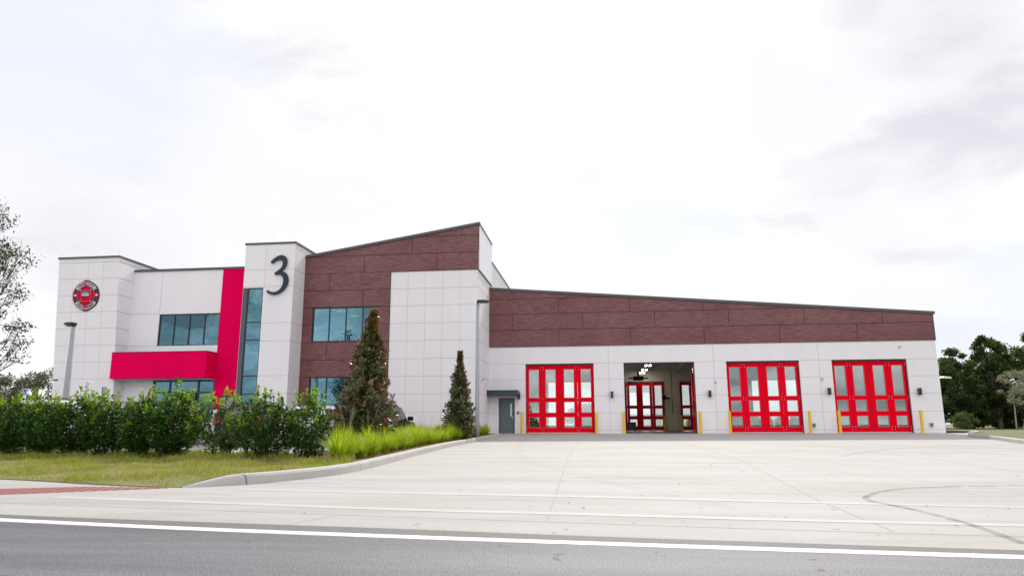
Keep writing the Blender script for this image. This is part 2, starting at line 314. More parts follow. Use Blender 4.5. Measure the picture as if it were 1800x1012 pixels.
# ------------------------------------------------------------------ object helpers
def wloc(o):
    v = Vector((0, 0, 0))
    while o: v = v + o.location; o = o.parent
    return v
def tag(o, label=None, cat=None, group=None, kind=None):
    if label: o['label'] = label
    if cat: o['category'] = cat
    if group: o['group'] = group
    if kind: o['kind'] = kind
    return o
def empty(name, loc=(0, 0, 0), rz=0):
    o = bpy.data.objects.new(name, None); COL.objects.link(o); o.location = loc; o.rotation_euler = (0, 0, rz); o.empty_display_size = .3; return o
class MB:
    def __init__(s): s.v = []; s.f = []; s.m = []
    def face(s, pts, m=0):
        b = len(s.v); s.v += [tuple(p) for p in pts]; s.f.append(tuple(range(b, b+len(pts)))); s.m.append(m); return s
    def box(s, x0, x1, y0, y1, z0, z1, m=0):
        b = len(s.v); s.v += [(x, y, z) for x in (x0, x1) for y in (y0, y1) for z in (z0, z1)]
        for q in ((0, 1, 3, 2), (4, 6, 7, 5), (0, 4, 5, 1), (2, 3, 7, 6), (0, 2, 6, 4), (1, 5, 7, 3)): s.f.append(tuple(b+i for i in q)); s.m.append(m)
        return s
    def prism(s, poly, fn, lo, hi, m=0):
        """poly of (a,b); fn(a,b,c)->xyz; swept from c=lo to hi"""
        n = len(poly); b = len(s.v)
        s.v += [tuple(fn(a, c, lo)) for a, c in poly] + [tuple(fn(a, c, hi)) for a, c in poly]
        s.f.append(tuple(b+i for i in range(n))); s.m.append(m); s.f.append(tuple(b+n+i for i in reversed(range(n)))); s.m.append(m)
        for i in range(n): j = (i+1) % n; s.f.append((b+i, b+n+i, b+n+j, b+j)); s.m.append(m)
        return s
    def tube(s, pts, rad, seg=8, m=0, caps=True):
        pts = [Vector(p) for p in pts]; n = len(pts)
        if not hasattr(rad, '__len__'): rad = [rad]*n
        rings = []
        up = None
        for i, p in enumerate(pts):
            d = (pts[min(i+1, n-1)] - pts[max(i-1, 0)]).normalized()
            if up is None: up = d.orthogonal().normalized()
            up = (up - d*up.dot(d)).normalized(); side = d.cross(up)
            b = len(s.v); rings.append(b)
            for k in range(seg): a = 2*math.pi*k/seg; s.v.append(tuple(p + (up*math.cos(a) + side*math.sin(a))*rad[i]))
        for i in range(n-1):
            for k in range(seg): k2 = (k+1) % seg; s.f.append((rings[i]+k, rings[i]+k2, rings[i+1]+k2, rings[i+1]+k)); s.m.append(m)
        if caps:
            s.f.append(tuple(rings[0]+k for k in reversed(range(seg)))); s.m.append(m); s.f.append(tuple(rings[-1]+k for k in range(seg))); s.m.append(m)
        return s
    def build(s, name, mats, parent=None, smooth=False, bevel=0, bis=None, origin=None):
        me = bpy.data.meshes.new(name)
        off = wloc(parent) if parent else Vector(origin or (0, 0, 0))
        me.from_pydata([(x-off.x, y-off.y, z-off.z) for x, y, z in s.v], [], s.f)
        for m in (mats if isinstance(mats, (list, tuple)) else [mats]): me.materials.append(m)
        me.polygons.foreach_set('material_index', s.m)
        bm = bmesh.new(); bm.from_mesh(me)
        bmesh.ops.remove_doubles(bm, verts=bm.verts, dist=1e-5)
        if bis:
            for co, no in bis:
                bmesh.ops.bisect_plane(bm, geom=bm.verts[:]+bm.edges[:]+bm.faces[:], plane_co=Vector(co)-off, plane_no=no, clear_outer=True)
        bmesh.ops.recalc_face_normals(bm, faces=bm.faces[:])
        bm.to_mesh(me); bm.free()
        if smooth: me.polygons.foreach_set('use_smooth', [True]*len(me.polygons))
        o = bpy.data.objects.new(name, me); COL.objects.link(o)
        if parent: o.parent = parent
        elif origin: o.location = origin
        if bevel:
            md = o.modifiers.new('bevel', 'BEVEL'); md.width = bevel; md.segments = 2; md.limit_method = 'ANGLE'; md.angle_limit = R(40)
        return o
def copy_tree(o, parent=None):
    c = o.copy(); COL.objects.link(c); c.parent = parent
    for ch in list(o.children): copy_tree(ch, c)
    return c

# ------------------------------------------------------------------ ground levels
KY = [-34, -12, 0]; KZ = [-.43, -.25, 0.0]
def gz(y): return float(np.interp(y, KY, KZ))
def skirt(bm, dz):
    bm.edges.ensure_lookup_table()
    be = [e for e in bm.edges if len(e.link_faces) == 1]; mp_ = {}
    for e in be:
        mi = e.link_faces[0].material_index; q = []
        for v in e.verts:
            if v not in mp_: mp_[v] = bm.verts.new((v.co.x, v.co.y, v.co.z-dz))
            q.append(mp_[v])
        f = bm.faces.new([e.verts[0], e.verts[1], q[1], q[0]]); f.material_index = mi
def sheet(name, poly, off, m, kind='structure', extra=None, hfn=None):
    bm = bmesh.new()
    def add(poly, off, mi):
        f = bm.faces.new([bm.verts.new((x, y, off)) for x, y in poly]); f.material_index = mi
    add(poly, off, 0)
    for pl, o2, mi in (extra or []): add(pl, o2, mi)
    bmesh.ops.triangulate(bm, faces=bm.faces[:])
    for y in KY: bmesh.ops.bisect_plane(bm, geom=bm.verts[:]+bm.edges[:]+bm.faces[:], plane_co=(0, y, 0), plane_no=(0, 1, 0))
    for v in bm.verts: v.co.z += gz(v.co.y)
    for f in bm.faces:
        f.normal_update()
        if f.normal.z < 0: f.normal_flip()
    skirt(bm, .008)
    me = bpy.data.meshes.new(name); bm.to_mesh(me); bm.free()
    for q in (m if isinstance(m, list) else [m]): me.materials.append(q)
    o = bpy.data.objects.new(name, me); COL.objects.link(o); o['kind'] = kind
    return o
def smooth_line(pts, n=6):
    P = [Vector((*p, 0)) for p in pts]; o = []
    for i in range(len(P)-1):
        a, b, c, d = P[max(i-1, 0)], P[i], P[i+1], P[min(i+2, len(P)-1)]
        for k in range(n):
            t = k/n; o.append(.5*((2*b) + (c-a)*t + (2*a-5*b+4*c-d)*t*t + (3*b-a-3*c+d)*t**3))
    o.append(P[-1]); return [(p.x, p.y) for p in o]
def ribbon(pts, w):
    l = []; r = []
    for i, p in enumerate(pts):
        a = Vector(pts[max(i-1, 0)]); b = Vector(pts[min(i+1, len(pts)-1)]); d = (b-a).normalized(); n = Vector((-d.y, d.x))
        l.append((p[0]+n.x*w/2, p[1]+n.y*w/2)); r.append((p[0]-n.x*w/2, p[1]-n.y*w/2))
    return l + r[::-1]

SEAM = [(-60, -20.5), (-30, -29.2), (-12, -33.6), (-4.65, -35.18), (-1.72, -35.66), (.8, -36.05), (2.64, -36.31), (4.22, -36.54), (6.53, -36.80), (12, -37.3), (30, -38.4), (60, -39)]
EDGE = [(-60, -21.9), (-30, -30.5), (-12, -34.75), (-3.61, -36.29), (-1.14, -36.63), (1.05, -36.9), (2.68, -37.14), (4.08, -37.3), (6.15, -37.51), (12, -38.0), (30, -39.1), (60, -39.7)]
LINE = [(-60, -22.4), (-30, -31.0), (-12, -35.2), (-3.25, -36.7), (-.85, -37.1), (1.21, -37.36), (2.7, -37.52), (4.01, -37.65), (5.98, -37.82), (12, -38.3), (30, -39.4), (60, -40)]
LAWN = [(-60, -18.5), (-22, -28.2), (-12, -30.7), (-7.82, -31.78), (-6.6, -32.15), (-5.39, -32.6), (-4.36, -32.9), (-3.55, -33.0)]
CURBL = [(-3.51, -33.03), (-2.77, -32.4), (-2.34, -31.5), (-2.01, -30.2), (-2.0, -28.4), (-2.2, -25.5), (-2.5, -21.3), (-2.78, -15.5), (-2.72, -9.1), (-2.5, -5.4), (-2.62, -4.4), (-3.1, -4.0), (-3.9, -3.95)]
curb_s = smooth_line(CURBL, 6); seam_s = smooth_line(SEAM, 5); edge_s = smooth_line(EDGE, 5); line_s = smooth_line(LINE, 5); lawn_s = smooth_line(LAWN, 4)
RCURB = [(23.6, -.2), (23.2, -2), (21.15, -5.5), (20.4, -9.5), (19.3, -13.6), (17.6, -20), (16.5, -27), (17.5, -32.5), (21, -35.2), (30, -36.6), (60, -37.4)]
rcurb_s = smooth_line(RCURB, 5)

gp = MB()
ys = [-900, -34, -12, 0, 900]
for a, b in zip(ys[:-1], ys[1:]): gp.face([(-900, a, gz(a)-.05), (900, a, gz(a)-.05), (900, b, gz(b)-.05), (-900, b, gz(b)-.05)])
g = gp.build('ground', FARG); g['kind'] = 'structure'
jl = []
for pts in ([(1.9, -.3), (2.05, -22.9), (2.35, -34), (2.41, -36.2)], [(6.47, -.3), (6.47, -7.2), (6.42, -25), (5.7, -34), (5.57, -36.6)], [(11.4, -.3), (11.2, -25), (10.2, -36.9)], [(16.5, -.3), (16.3, -20)],
            [(-2.2, -17.4), (8, -17.6), (19, -17.6)]):
    jl.append((ribbon(pts, .016), .002, 1))
jl.append((ribbon(seam_s, .02), .002, 1))
jl.append((ribbon([(.15, -35.94), (-.1, -36.7)], .012), .002, 1)); jl.append((ribbon([(7.5, -36.9), (7.4, -37.6)], .012), .002, 1))
drive_poly = [(-3.9, 0), (-3.9, -3.95)] + curb_s[::-1][1:] + lawn_s[::-1][1:] + edge_s + [(60, -30), (60, 0)]
sheet('driveway', drive_poly, 0, [CONC, CJOINT], extra=jl)
sheet('road', edge_s + [(60, -80), (-60, -80)], 0, ASPH)
mk = [(ribbon(edge_s, .02), .003, 0)]
el = edge_s; ll = ribbon(line_s, .001)[:len(line_s)]
sheet('road_margin', el + line_s[::-1], .003, ASPHD)
sheet('road_edge_line', ribbon(line_s, .17), .005, PAINTW)
s1 = smooth_line([(-4.49, -34.45), (-1.69, -34.97), (.61, -35.4), (2.61, -35.62), (4.35, -35.84), (6.93, -36.08), (12, -36.4)], 4)
s2 = smooth_line([(-2.46, -33.19), (.05, -33.51), (2.53, -33.75), (4.68, -34.07), (7.73, -34.5), (12, -34.9)], 4)
sheet('crosswalk_line', ribbon(s1, .20), .004, PAINTF); sheet('crosswalk_line', ribbon(s2, .20), .004, PAINTF)
sheet('road_center_line', ribbon([(-3.9, -39.6), (-12, -37.9), (-30, -33.5)], .15), .008, PAINTW)
tm = smooth_line([(6.34, -37.18), (6.47, -36.0), (6.45, -34.8), (6.32, -33.96), (6.48, -33.4), (7.03, -32.62), (7.9, -32.04), (9.37, -31.65), (12.5, -31.4)], 6)
sheet('tyre_mark', ribbon(tm, .07), .006, SKID)
sheet('tyre_mark', ribbon(smooth_line([(9.5, -23), (12.5, -18.5), (16, -15.5), (19, -14)], 6), .16), .007, SKID2)
for pts, w_ in (([(3.2, -1), (4.4, -14), (6.5, -26), (9.5, -34)], .28), ([(5.0, -1), (6.2, -14), (8.3, -26), (11.3, -33.5)], .28), ([(11.6, -1), (11.8, -14), (12.6, -26), (14.5, -33)], .3), ([(13.6, -1), (13.8, -14), (14.6, -26), (16.3, -32)], .3), ([(-.8, -1), (-.4, -14), (1.2, -26), (4.5, -35)], .26)):
    sheet('tyre_mark', ribbon(smooth_line(pts, 6), w_), .0035, SKID3)
TP = [(-22, -29.3), (-12, -31.6), (-6.28, -33.2), (-5.2, -32.98), (-3.87, -32.95), (-3.69, -33.08), (-4.67, -33.65), (-5.54, -34.22), (-12, -32.9), (-22, -30.6)]
sheet('tactile_paving', [(-9.2, -34.95), (-6.28, -33.43), (-5.2, -33.0), (-3.95, -33.02), (-3.7, -33.1), (-4.67, -33.65), (-5.54, -34.22), (-8.6, -35.75)], .005, TACT)
LOTB = [(-60, -16), (-20, -23.2), (-12, -25.0), (-7.5, -25.2), (-5.6, -24.6), (-4.75, -21), (-4.85, -14), (-4.9, -8.5), (-6.5, -6.3), (-30, -6.3), (-60, -4)]
lt = [(ribbon([(x, -17.6), (x, -12.4)], .1), .004, 1) for x in (-6.2, -9.0, -11.8, -14.6, -17.4, -20.2, -23.0)] + [(ribbon([(-20, -22.6), (-7.6, -24.9)], .1), .004, 1)]
sheet('parking_lot', LOTB, .0, [LOTC, PAINTW], extra=lt)

# curbs
def curb(name, line, h, w, label, taper0=0, taper1=0, side=1):
    mb = MB(); n = len(line); prev = None; acc = 0; tot = sum((Vector(line[i+1])-Vector(line[i])).length for i in range(n-1))
    prof = [(0, -.05), (.025, .72), (.05, .93), (.09, 1.0), (w, 1.0), (w, -.05)]
    rings = []
    for i, p in enumerate(line):
        a = Vector(line[max(i-1, 0)]); b = Vector(line[min(i+1, n-1)]); d = (b-a).normalized(); nr = Vector((-d.y, d.x))*side
        if i: acc += (Vector(p)-Vector(line[i-1])).length
        k = 1
        if taper0 and acc < taper0: k = .06 + .94*math.sin(acc/taper0*math.pi/2)
        if taper1 and tot-acc < taper1: k = .06 + .94*math.sin((tot-acc)/taper1*math.pi/2)
        b0 = len(mb.v)
        for q, zz in prof: mb.v.append((p[0]+nr.x*q, p[1]+nr.y*q, gz(p[1]) + (zz*h*k if zz > 0 else -.05)))
        rings.append(b0)
    m = len(prof)
    for i in range(n-1):
        for k in range(m-1): mb.f.append((rings[i]+k, rings[i]+k+1, rings[i+1]+k+1, rings[i+1]+k)); mb.m.append(0)
    for r_ in (rings[0], rings[-1]): mb.f.append(tuple(r_+k for k in range(m))); mb.m.append(0)
    o = mb.build(name, CURB); tag(o, kind='structure'); return o
curb('curb', curb_s, .17, .19, None, taper0=1.0, side=1)
curb('curb', rcurb_s, .17, .19, None, taper0=.8, side=1)

# lawn and planting bed
inner = []
for i, p in enumerate(curb_s):
    a = Vector(curb_s[max(i-1, 0)]); b = Vector(curb_s[min(i+1, len(curb_s)-1)]); d = (b-a).normalized(); inner.append((p[0]-d.y*.15, p[1]+d.x*.15))
icut = next(i for i, p in enumerate(inner) if p[1] > -28.9)
def curb_dist(x, y): return min(math.hypot(x-p[0], y-p[1]) for p in curb_s)
lawn_arr = np.array(lawn_s); curb_arr = np.array(curb_s)
def lawn_off(x, y):
    yl = np.interp(x, lawn_arr[:, 0], lawn_arr[:, 1])
    d = max(0, y-yl) if x < -3.5 else 3
    o = .02 + .11*min(1, d/2.2)
    dc = np.hypot(curb_arr[:, 0]-x, curb_arr[:, 1]-y).min()
    i = int(np.hypot(curb_arr[:, 0]-x, curb_arr[:, 1]-y).argmin())
    acc = i*.18
    hc = .16*(.06+.94*math.sin(min(1, acc/1.0)*math.pi/2))
    k = max(0, 1-dc/1.2)
    return o*(1-k) + min(hc, .16)*k
def terrain(name, poly, m, hfn, step=.5):
    bm = bmesh.new(); bm.faces.new([bm.verts.new((x, y, 0)) for x, y in poly]); bmesh.ops.triangulate(bm, faces=bm.faces[:])
    xs = [p[0] for p in poly]; ysl = [p[1] for p in poly]
    for v in np.arange(math.floor(min(xs)), max(xs), step if max(xs)-min(xs) < 30 else 1.5): bmesh.ops.bisect_plane(bm, geom=bm.verts[:]+bm.edges[:]+bm.faces[:], plane_co=(v, 0, 0), plane_no=(1, 0, 0))
    for v in np.arange(math.floor(min(ysl)), max(ysl), step): bmesh.ops.bisect_plane(bm, geom=bm.verts[:]+bm.edges[:]+bm.faces[:], plane_co=(0, v, 0), plane_no=(0, 1, 0))
    for v in bm.verts: v.co.z = gz(v.co.y) + hfn(v.co.x, v.co.y)
    for f in bm.faces:
        f.normal_update()
        if f.normal.z < 0: f.normal_flip()
        f.smooth = True
    skirt(bm, .1)
    me = bpy.data.meshes.new(name); bm.to_mesh(me); bm.free(); me.materials.append(m)
    o = bpy.data.objects.new(name, me); COL.objects.link(o); o['kind'] = 'structure'; return o
LAWNP = [p for p in lawn_s if p[0] > -30] + inner[1:icut] + [(-3.3, -28.6), (-4.4, -27.0), (-5.6, -25.2), (-7.5, -25.3), (-12, -25.1), (-20, -23.3), (-30, -21)]
terrain('lawn', LAWNP, SOIL, lawn_off, .4)
BEDP = inner[icut-1:] + [(-3.9, -4.27), (-14.4, -4.27), (-14.4, -6.2), (-6.5, -6.25), (-4.95, -8.5), (-4.9, -14), (-4.8, -21), (-5.5, -24.6), (-5.55, -25.2), (-4.4, -26.95), (-3.3, -28.55)]
terrain('planting_bed', BEDP, MULCH, lambda x, y: .14, .5)
RL = [(p[0]+.17, p[1]) for p in rcurb_s if p[1] > -34] + [(40, -34), (90, -30), (90, 40), (23.6, 40)]
terrain('side_lawn', RL, FARG, lambda x, y: .12, 3)

# ------------------------------------------------------------------ relief wall
def relief(A, Z, P, hl=(), vl=(), holes=(), reveal=.3, w=.028, gd=.02, mb=None, mi=0, gi=1, base=0.0, vk=1.0):
    """wall sheet with recessed joints hl=(z,a0,a1) vl=(a,z0,z1) and openings; P(a,z,d)"""
    mb = mb or MB(); h = w/2
    ca = {A[0], A[1]}; cz = {Z[0], Z[1]}
    for z, a0, a1 in hl: cz |= {z-h, z+h}; ca |= {a0, a1}
    hv = h*vk
    for a, z0, z1 in vl: ca |= {a-hv, a+hv}; cz |= {z0, z1}
    for a0, a1, z0, z1 in holes: ca |= {a0, a1}; cz |= {z0, z1}
    def clean(s, lo, hi):
        s = sorted(x for x in s if lo-1e-6 <= x <= hi+1e-6); o = [s[0]]
        for x in s[1:]:
            if x-o[-1] > 1e-4: o.append(x)
        return o
    ca = clean(ca, *A); cz = clean(cz, *Z)
    na, nz = len(ca)-1, len(cz)-1
    D = [[None]*nz for _ in range(na)]; G = [[0]*nz for _ in range(na)]
    for i in range(na):
        a = (ca[i]+ca[i+1])/2
        for j in range(nz):
            z = (cz[j]+cz[j+1])/2; d = base
            if any(h0 < a < h1 and h2 < z < h3 for h0, h1, h2, h3 in holes): continue
            if any(abs(z-q) < h and a0 < a < a1 for q, a0, a1 in hl) or any(abs(a-q) < hv and z0 < z < z1 for q, z0, z1 in vl): d = base+gd; G[i][j] = 1
            D[i][j] = d
    def quad(p, m): mb.face(p, m)
    for i in range(na):
        for j in range(nz):
            d = D[i][j]
            if d is not None: quad([P(ca[i], cz[j], d), P(ca[i+1], cz[j], d), P(ca[i+1], cz[j+1], d), P(ca[i], cz[j+1], d)], gi if G[i][j] else mi)
            if i+1 < na:
                e = D[i+1][j]
                if not (d is None and e is None) and d != e:
                    d1 = base+reveal if d is None else d; e1 = base+reveal if e is None else e
                    quad([P(ca[i+1], cz[j], d1), P(ca[i+1], cz[j+1], d1), P(ca[i+1], cz[j+1], e1), P(ca[i+1], cz[j], e1)], mi)
            if j+1 < nz:
                e = D[i][j+1]
                if not (d is None and e is None) and d != e:
                    d1 = base+reveal if d is None else d; e1 = base+reveal if e is None else e
                    quad([P(ca[i], cz[j+1], d1), P(ca[i+1], cz[j+1], d1), P(ca[i+1], cz[j+1], e1), P(ca[i], cz[j+1], e1)], mi)
    return mb
def front(Y): return lambda a, z, d: (a, Y+d, z)
def right(X): return lambda a, z, d: (X-d, a, z)
def left(X): return lambda a, z, d: (X+d, a, z)
def back(Y): return lambda a, z, d: (a, Y-d, z)

# ------------------------------------------------------------------ fire station
XL, XT0, XT1, XB, XR = -25.65, -17.58, -14.51, -3.9, 22.63
YB, YT, YBACK, YG = -4.26, -5.79, 14.0, 19.5
FS = empty('fire_station', (0, 0, 0))
tag(FS, 'white and wood-brown fire station with red bay doors, tower and sloping roofs', 'building')
def part(mb, name, mats, **k): return mb.build(name, mats, FS, **k)

RDOORS = [(-1.60, 2.645), (4.33, 8.59), (9.95, 14.2), (16.1, 20.35)]
DOORS = [(-1.60, 2.645), (4.48, 8.74), (10.62, 14.865), (16.72, 20.935)]
def groof(x): return 9.19 + (x+3.84)*(7.04-9.19)/(22.62+3.84)
# garage front, lower white wall
hz = [4.27, 3.27, 2.27, 1.24, .2]
holes = [(a, b, -.1, 4.27) for a, b in DOORS] + [(-3.30, -2.28, -.1, 2.2)]
mb = relief((XB, XR), (-.1, 5.34), front(0), hl=[(z, XB, XR) for z in hz], vl=[(3.57, -.1, 5.34), (9.9, -.1, 5.34), (16.0, -.1, 5.34)], holes=holes, reveal=.32, w=.024)
part(mb, 'wall', [WHITE, JOINT])
mb = relief((0, YG+.3), (-.1, 5.34), right(XR), hl=[(z, 0, YG+.3) for z in hz], vl=[(a, -.1, 5.34) for a in (5, 10, 15)])
part(mb, 'wall', [WHITE, JOINT])
# garage cladding
rows = [5.34, 6.42, 7.44, 8.42, 9.5]
def stagger(rows, off, pitch, a0, a1):
    v = []
    for i, (z0, z1) in enumerate(zip(rows[:-1], rows[1:])):
        a = off[i % len(off)]
        while a < a1:
            if a > a0+.1: v.append((a, z0, z1))
            a += pitch
    return v
slope_n = Vector((9.19-7.04, 0, 26.46)).normalized()
mb = relief((XB, XR+.03), (5.34, 9.5), front(-.035), hl=[(z, XB, XR+.03) for z in rows[1:-1]], vl=stagger(rows, [.52-4.45, -2.42], 4.45, XB, XR), w=.03, gd=.025)
mb.face([(XB, -.035, 5.34), (XR+.03, -.035, 5.34), (XR+.03, .02, 5.34), (XB, .02, 5.34)], 1)
part(mb, 'cladding', [CLAD, CLADJ], bis=[((XB, 0, groof(XB)-.05), slope_n)])
mb = relief((-.035, YG), (5.34, 9.5), right(XR+.03), hl=[(z, -.035, YG) for z in rows[1:-1]], vl=stagger(rows, [2.1, 4.2], 4.45, 0, YG), w=.03, gd=.025)
part(mb, 'cladding', [CLAD, CLADJ], bis=[((XR, 0, groof(XR+.03)-.05), (0, 0, 1))])
mb = MB().box(XR+.0, XR+.045, -.05, -.02, 5.33, 6.95); part(mb, 'corner_trim', CAP)
# garage roof, coping, interior shell
mb = MB().prism([(XB, groof(XB)-.02), (XR+.1, groof(XR+.1)-.02), (XR+.1, groof(XR+.1)-.22), (XB, groof(XB)-.22)], lambda a, b, c: (a, c, b), .05, YG+.2)
part(mb, 'roof', CAP)
mb = MB().prism([(XB+.001, groof(XB)+.02), (XR+.14, groof(XR+.14)+.02), (XR+.14, groof(XR+.14)-.14), (XB+.001, groof(XB)-.14)], lambda a, b, c: (a, c, b), -.10, .06)
part(mb, 'coping', CAP)
mb = relief((XB, XR), (0, 5.34), back(YG+.3), holes=[(a, b, 0, 4.27) for a, b in RDOORS], reveal=.3)
relief((XB+.3, XR-.3), (0, 5.25), front(YG), holes=[(a, b, 0, 4.27) for a, b in RDOORS], reveal=.0, mb=mb, mi=2)
mb.face([(XB, YG+.3, 5.34), (XR, YG+.3, 5.34), (XR, YG+.3, groof(XR)), (XB, YG+.3, groof(XB))], 0)
part(mb, 'rear_wall', [WHITE, JOINT, INTW])
mb = MB(); mb.face([(XB+.3, .32, 0), (XB+.3, YG, 0), (XB+.3, YG, 5.25), (XB+.3, .32, 5.25)]); mb.face([(XR-.3, .32, 0), (XR-.3, YG, 0), (XR-.3, YG, 5.25), (XR-.3, .32, 5.25)])
relief((XB+.3, XR-.3), (0, 5.25), back(.32), holes=holes, reveal=0, mb=mb, mi=0)
part(mb, 'interior_wall', INTW)
mb = MB().box(XB+.3, XR-.3, .32, YG, 5.25, 5.35)
for x in np.arange(-2.5, 22, 2.4): mb.box(x, x+.16, .4, YG-.1, 5.08, 5.25)
part(mb, 'interior_ceiling', INTC)
mb = MB().box(XB+.3, XR-.3, .0, YG+.3, -.2, .004); part(mb, 'interior_floor', INTF)
for bx in (.5, 6.6, 12.7, 18.8):
    for y in ((10.7, 15.0, 18.4) if bx == 6.6 else (4.5, 8.5)):  # open bay has real lamps; those over the other bays added to brighten inside
        h_ = part(MB().box(bx-.2, bx+.4, y-.4, y+.4, 4.98, 5.04), 'lamp_housing', FRAME); MB().box(bx-.11, bx+.01, y-.35, y+.35, 4.93, 4.979).build('strip_lamp', TUBE, h_); MB().box(bx+.19, bx+.31, y-.35, y+.35, 4.93, 4.979).build('strip_lamp', TUBE, h_)

# bay doors
PX = [(.20, .81), (1.25, 1.87), (2.40, 3.02), (3.46, 4.07)]
PZ = [(2.18, 3.93), (1.27, 1.92), (.36, .99)]
LE = [0.015, 1.03, 2.135, 3.24, 4.255]
def leaf_mesh(mb, x0, i, Y, sx=1.0):
    a0, a1 = LE[i]+.006, LE[i+1]-.006
    p0, p1 = PX[i]; z0, z1 = .07, 4.18
    def bx(u0, u1, w0, w1, t0=0, t1=.06): mb.box(x0+u0*sx, x0+u1*sx, Y+t0, Y+t1, w0, w1)
    bx(a0, p0, z0, z1); bx(p1, a1, z0, z1)
    zz = [z0] + sorted([z for q in PZ for z in q]) + [z1]
    for k in range(0, len(zz), 2): bx(p0, p1, zz[k], zz[k+1])
    return mb
def bay_door(X0, X1, Y, leaves=(0, 1, 2, 3), flip=1):
    sx = (X1-X0)/4.27
    fr = MB().box(X0, X0+.02, Y-.1, Y+.1, 0, 4.27).box(X1-.02, X1, Y-.1, Y+.1, 0, 4.27).box(X0+.02, X1-.02, Y-.06, Y+.12, 4.19, 4.27)
    d = part(fr, 'bay_door', FRAME)
    for i in leaves:
        leaf_mesh(MB(), X0, i, Y, sx).build('door_leaf', REDD, d, bevel=.008)
        for z0, z1 in PZ:
            MB().box(X0+PX[i][0]*sx, X0+PX[i][1]*sx, Y+.026, Y+.034, z0, z1).build('pane', CLEAR, d)
            a, b = X0+PX[i][0]*sx, X0+PX[i][1]*sx
            q = MB()
            for (u0, u1, w0, w1) in ((a-.02, b+.02, z1-.012, z1+.012), (a-.02, b+.02, z0-.012, z0+.012), (a-.012, a+.012, z0, z1), (b-.012, b+.012, z0, z1)): q.box(u0, u1, Y-.006, Y+.001, w0, w1)
            q.build('glazing_bead', GB, d)
    for z in (4.0, 2.05, .30):
        for xx in (1.03, 3.24):
            h = MB().tube([(X0+xx*sx, Y-.02, z-.09), (X0+xx*sx, Y-.02, z+.09)], .018, 6)
            for dx in (-.08, .08):
                for dz in (-.07, .07): h.box(X0+xx*sx+dx-.014, X0+xx*sx+dx+.014, Y-.014, Y, z+dz-.014, z+dz+.014, 1)
            h.build('hinge', [DARK, REDS], d)
        for xx in (.05, 4.22):
            h = MB().box(X0+xx*sx-.012, X0+xx*sx+.012, Y-.006, Y-.001, z-.14, z+.14)
            for dz in (-.1, 0, .1): h.box(X0+xx*sx-.014, X0+xx*sx+.014, Y-.016, Y-.005, z+dz-.014, z+dz+.014, 1)
            h.build('hinge', [REDD, REDS], d)
    MB().tube([(X0+2.135*sx, Y-.012, .08), (X0+2.135*sx, Y-.012, 4.18)], .016, 6).build('meeting_seal', RUBR, d)
    MB().box(X0+.03, X1-.03, Y-.03, Y+.06, .012, .068).build('bottom_seal', SILL, d)
    return d
GB = mat('pink_glazing_bead', (.55, .16, .17), .5)
RUBR = mat('dark_red_rubber', (.22, .003, .006), .6)
for k in (0, 2, 3): bay_door(*DOORS[k], .24)
for k in (1, 2): bay_door(*RDOORS[k], YG+.02)
# bay two: its leaves stand folded inside the opening
fr = MB().box(DOORS[1][0], DOORS[1][0]+.02, .16, .34, 0, 4.27).box(DOORS[1][1]-.03, DOORS[1][1], .1, .4, 0, 4.27).box(DOORS[1][0]+.02, DOORS[1][1]-.03, .16, .36, 4.19, 4.27)
d2 = part(fr, 'bay_door', FRAME); d2['label'] = 'open bay door with its red leaves folded back inside'
def folded(x, i0):
    mb = MB(); p0, p1 = .2, .82; y0 = .36
    def bx(u0, u1, w0, w1): mb.box(x, x+.055, y0+u0, y0+u1, w0, w1)
    bx(0, p0, .07, 4.18); bx(p1, 1.02, .07, 4.18)
    zz = [.07] + sorted([z for q in PZ for z in q]) + [4.18]
    for k in range(0, len(zz), 2): bx(p0, p1, zz[k], zz[k+1])
    mb.build('door_leaf', REDD, d2)
    for z0, z1 in PZ: MB().box(x+.024, x+.031, y0+p0, y0+p1, z0, z1).build('pane', CLEAR, d2)
for x in (DOORS[1][0]-.035, DOORS[1][0]-.10, DOORS[1][1]-.045, DOORS[1][1]+.02): folded(x, 0)
# personnel door and awning
X0, X1 = -3.30, -2.28
dr = MB().box(X0, X0+.07, .1, .3, 0, 2.2).box(X1-.07, X1, .1, .3, 0, 2.2).box(X0+.07, X1-.07, .1, .3, 2.12, 2.2).box(X0+.075, X1-.075, .16, .21, .03, 2.115)
d = part(dr, 'door', GREYD, bevel=.006)
MB().box(X1-.30, X1-.20, .15, .158, 1.05, 1.85).build('pane', GLSTRIP := mat('pale_glass_strip', (.66, .70, .70), .2), d)
MB().tube([(X1-.15, .155, 1.0), (X1-.15, .09, 1.0), (X1-.26, .09, 1.0)], .016, 8).box(X1-.185, X1-.125, .14, .16, .9, 1.08).build('handle', GALV, d)
MB().box(X0+.02, X1-.02, .06, .32, .0, .03).build('threshold', SILL, d)
mb = MB().box(-3.88, -2.0, -1.0, -.003, 2.30, 2.58).box(-3.9, -1.98, -1.02, -.003, 2.58, 2.62)
part(mb, 'awning', AWN)
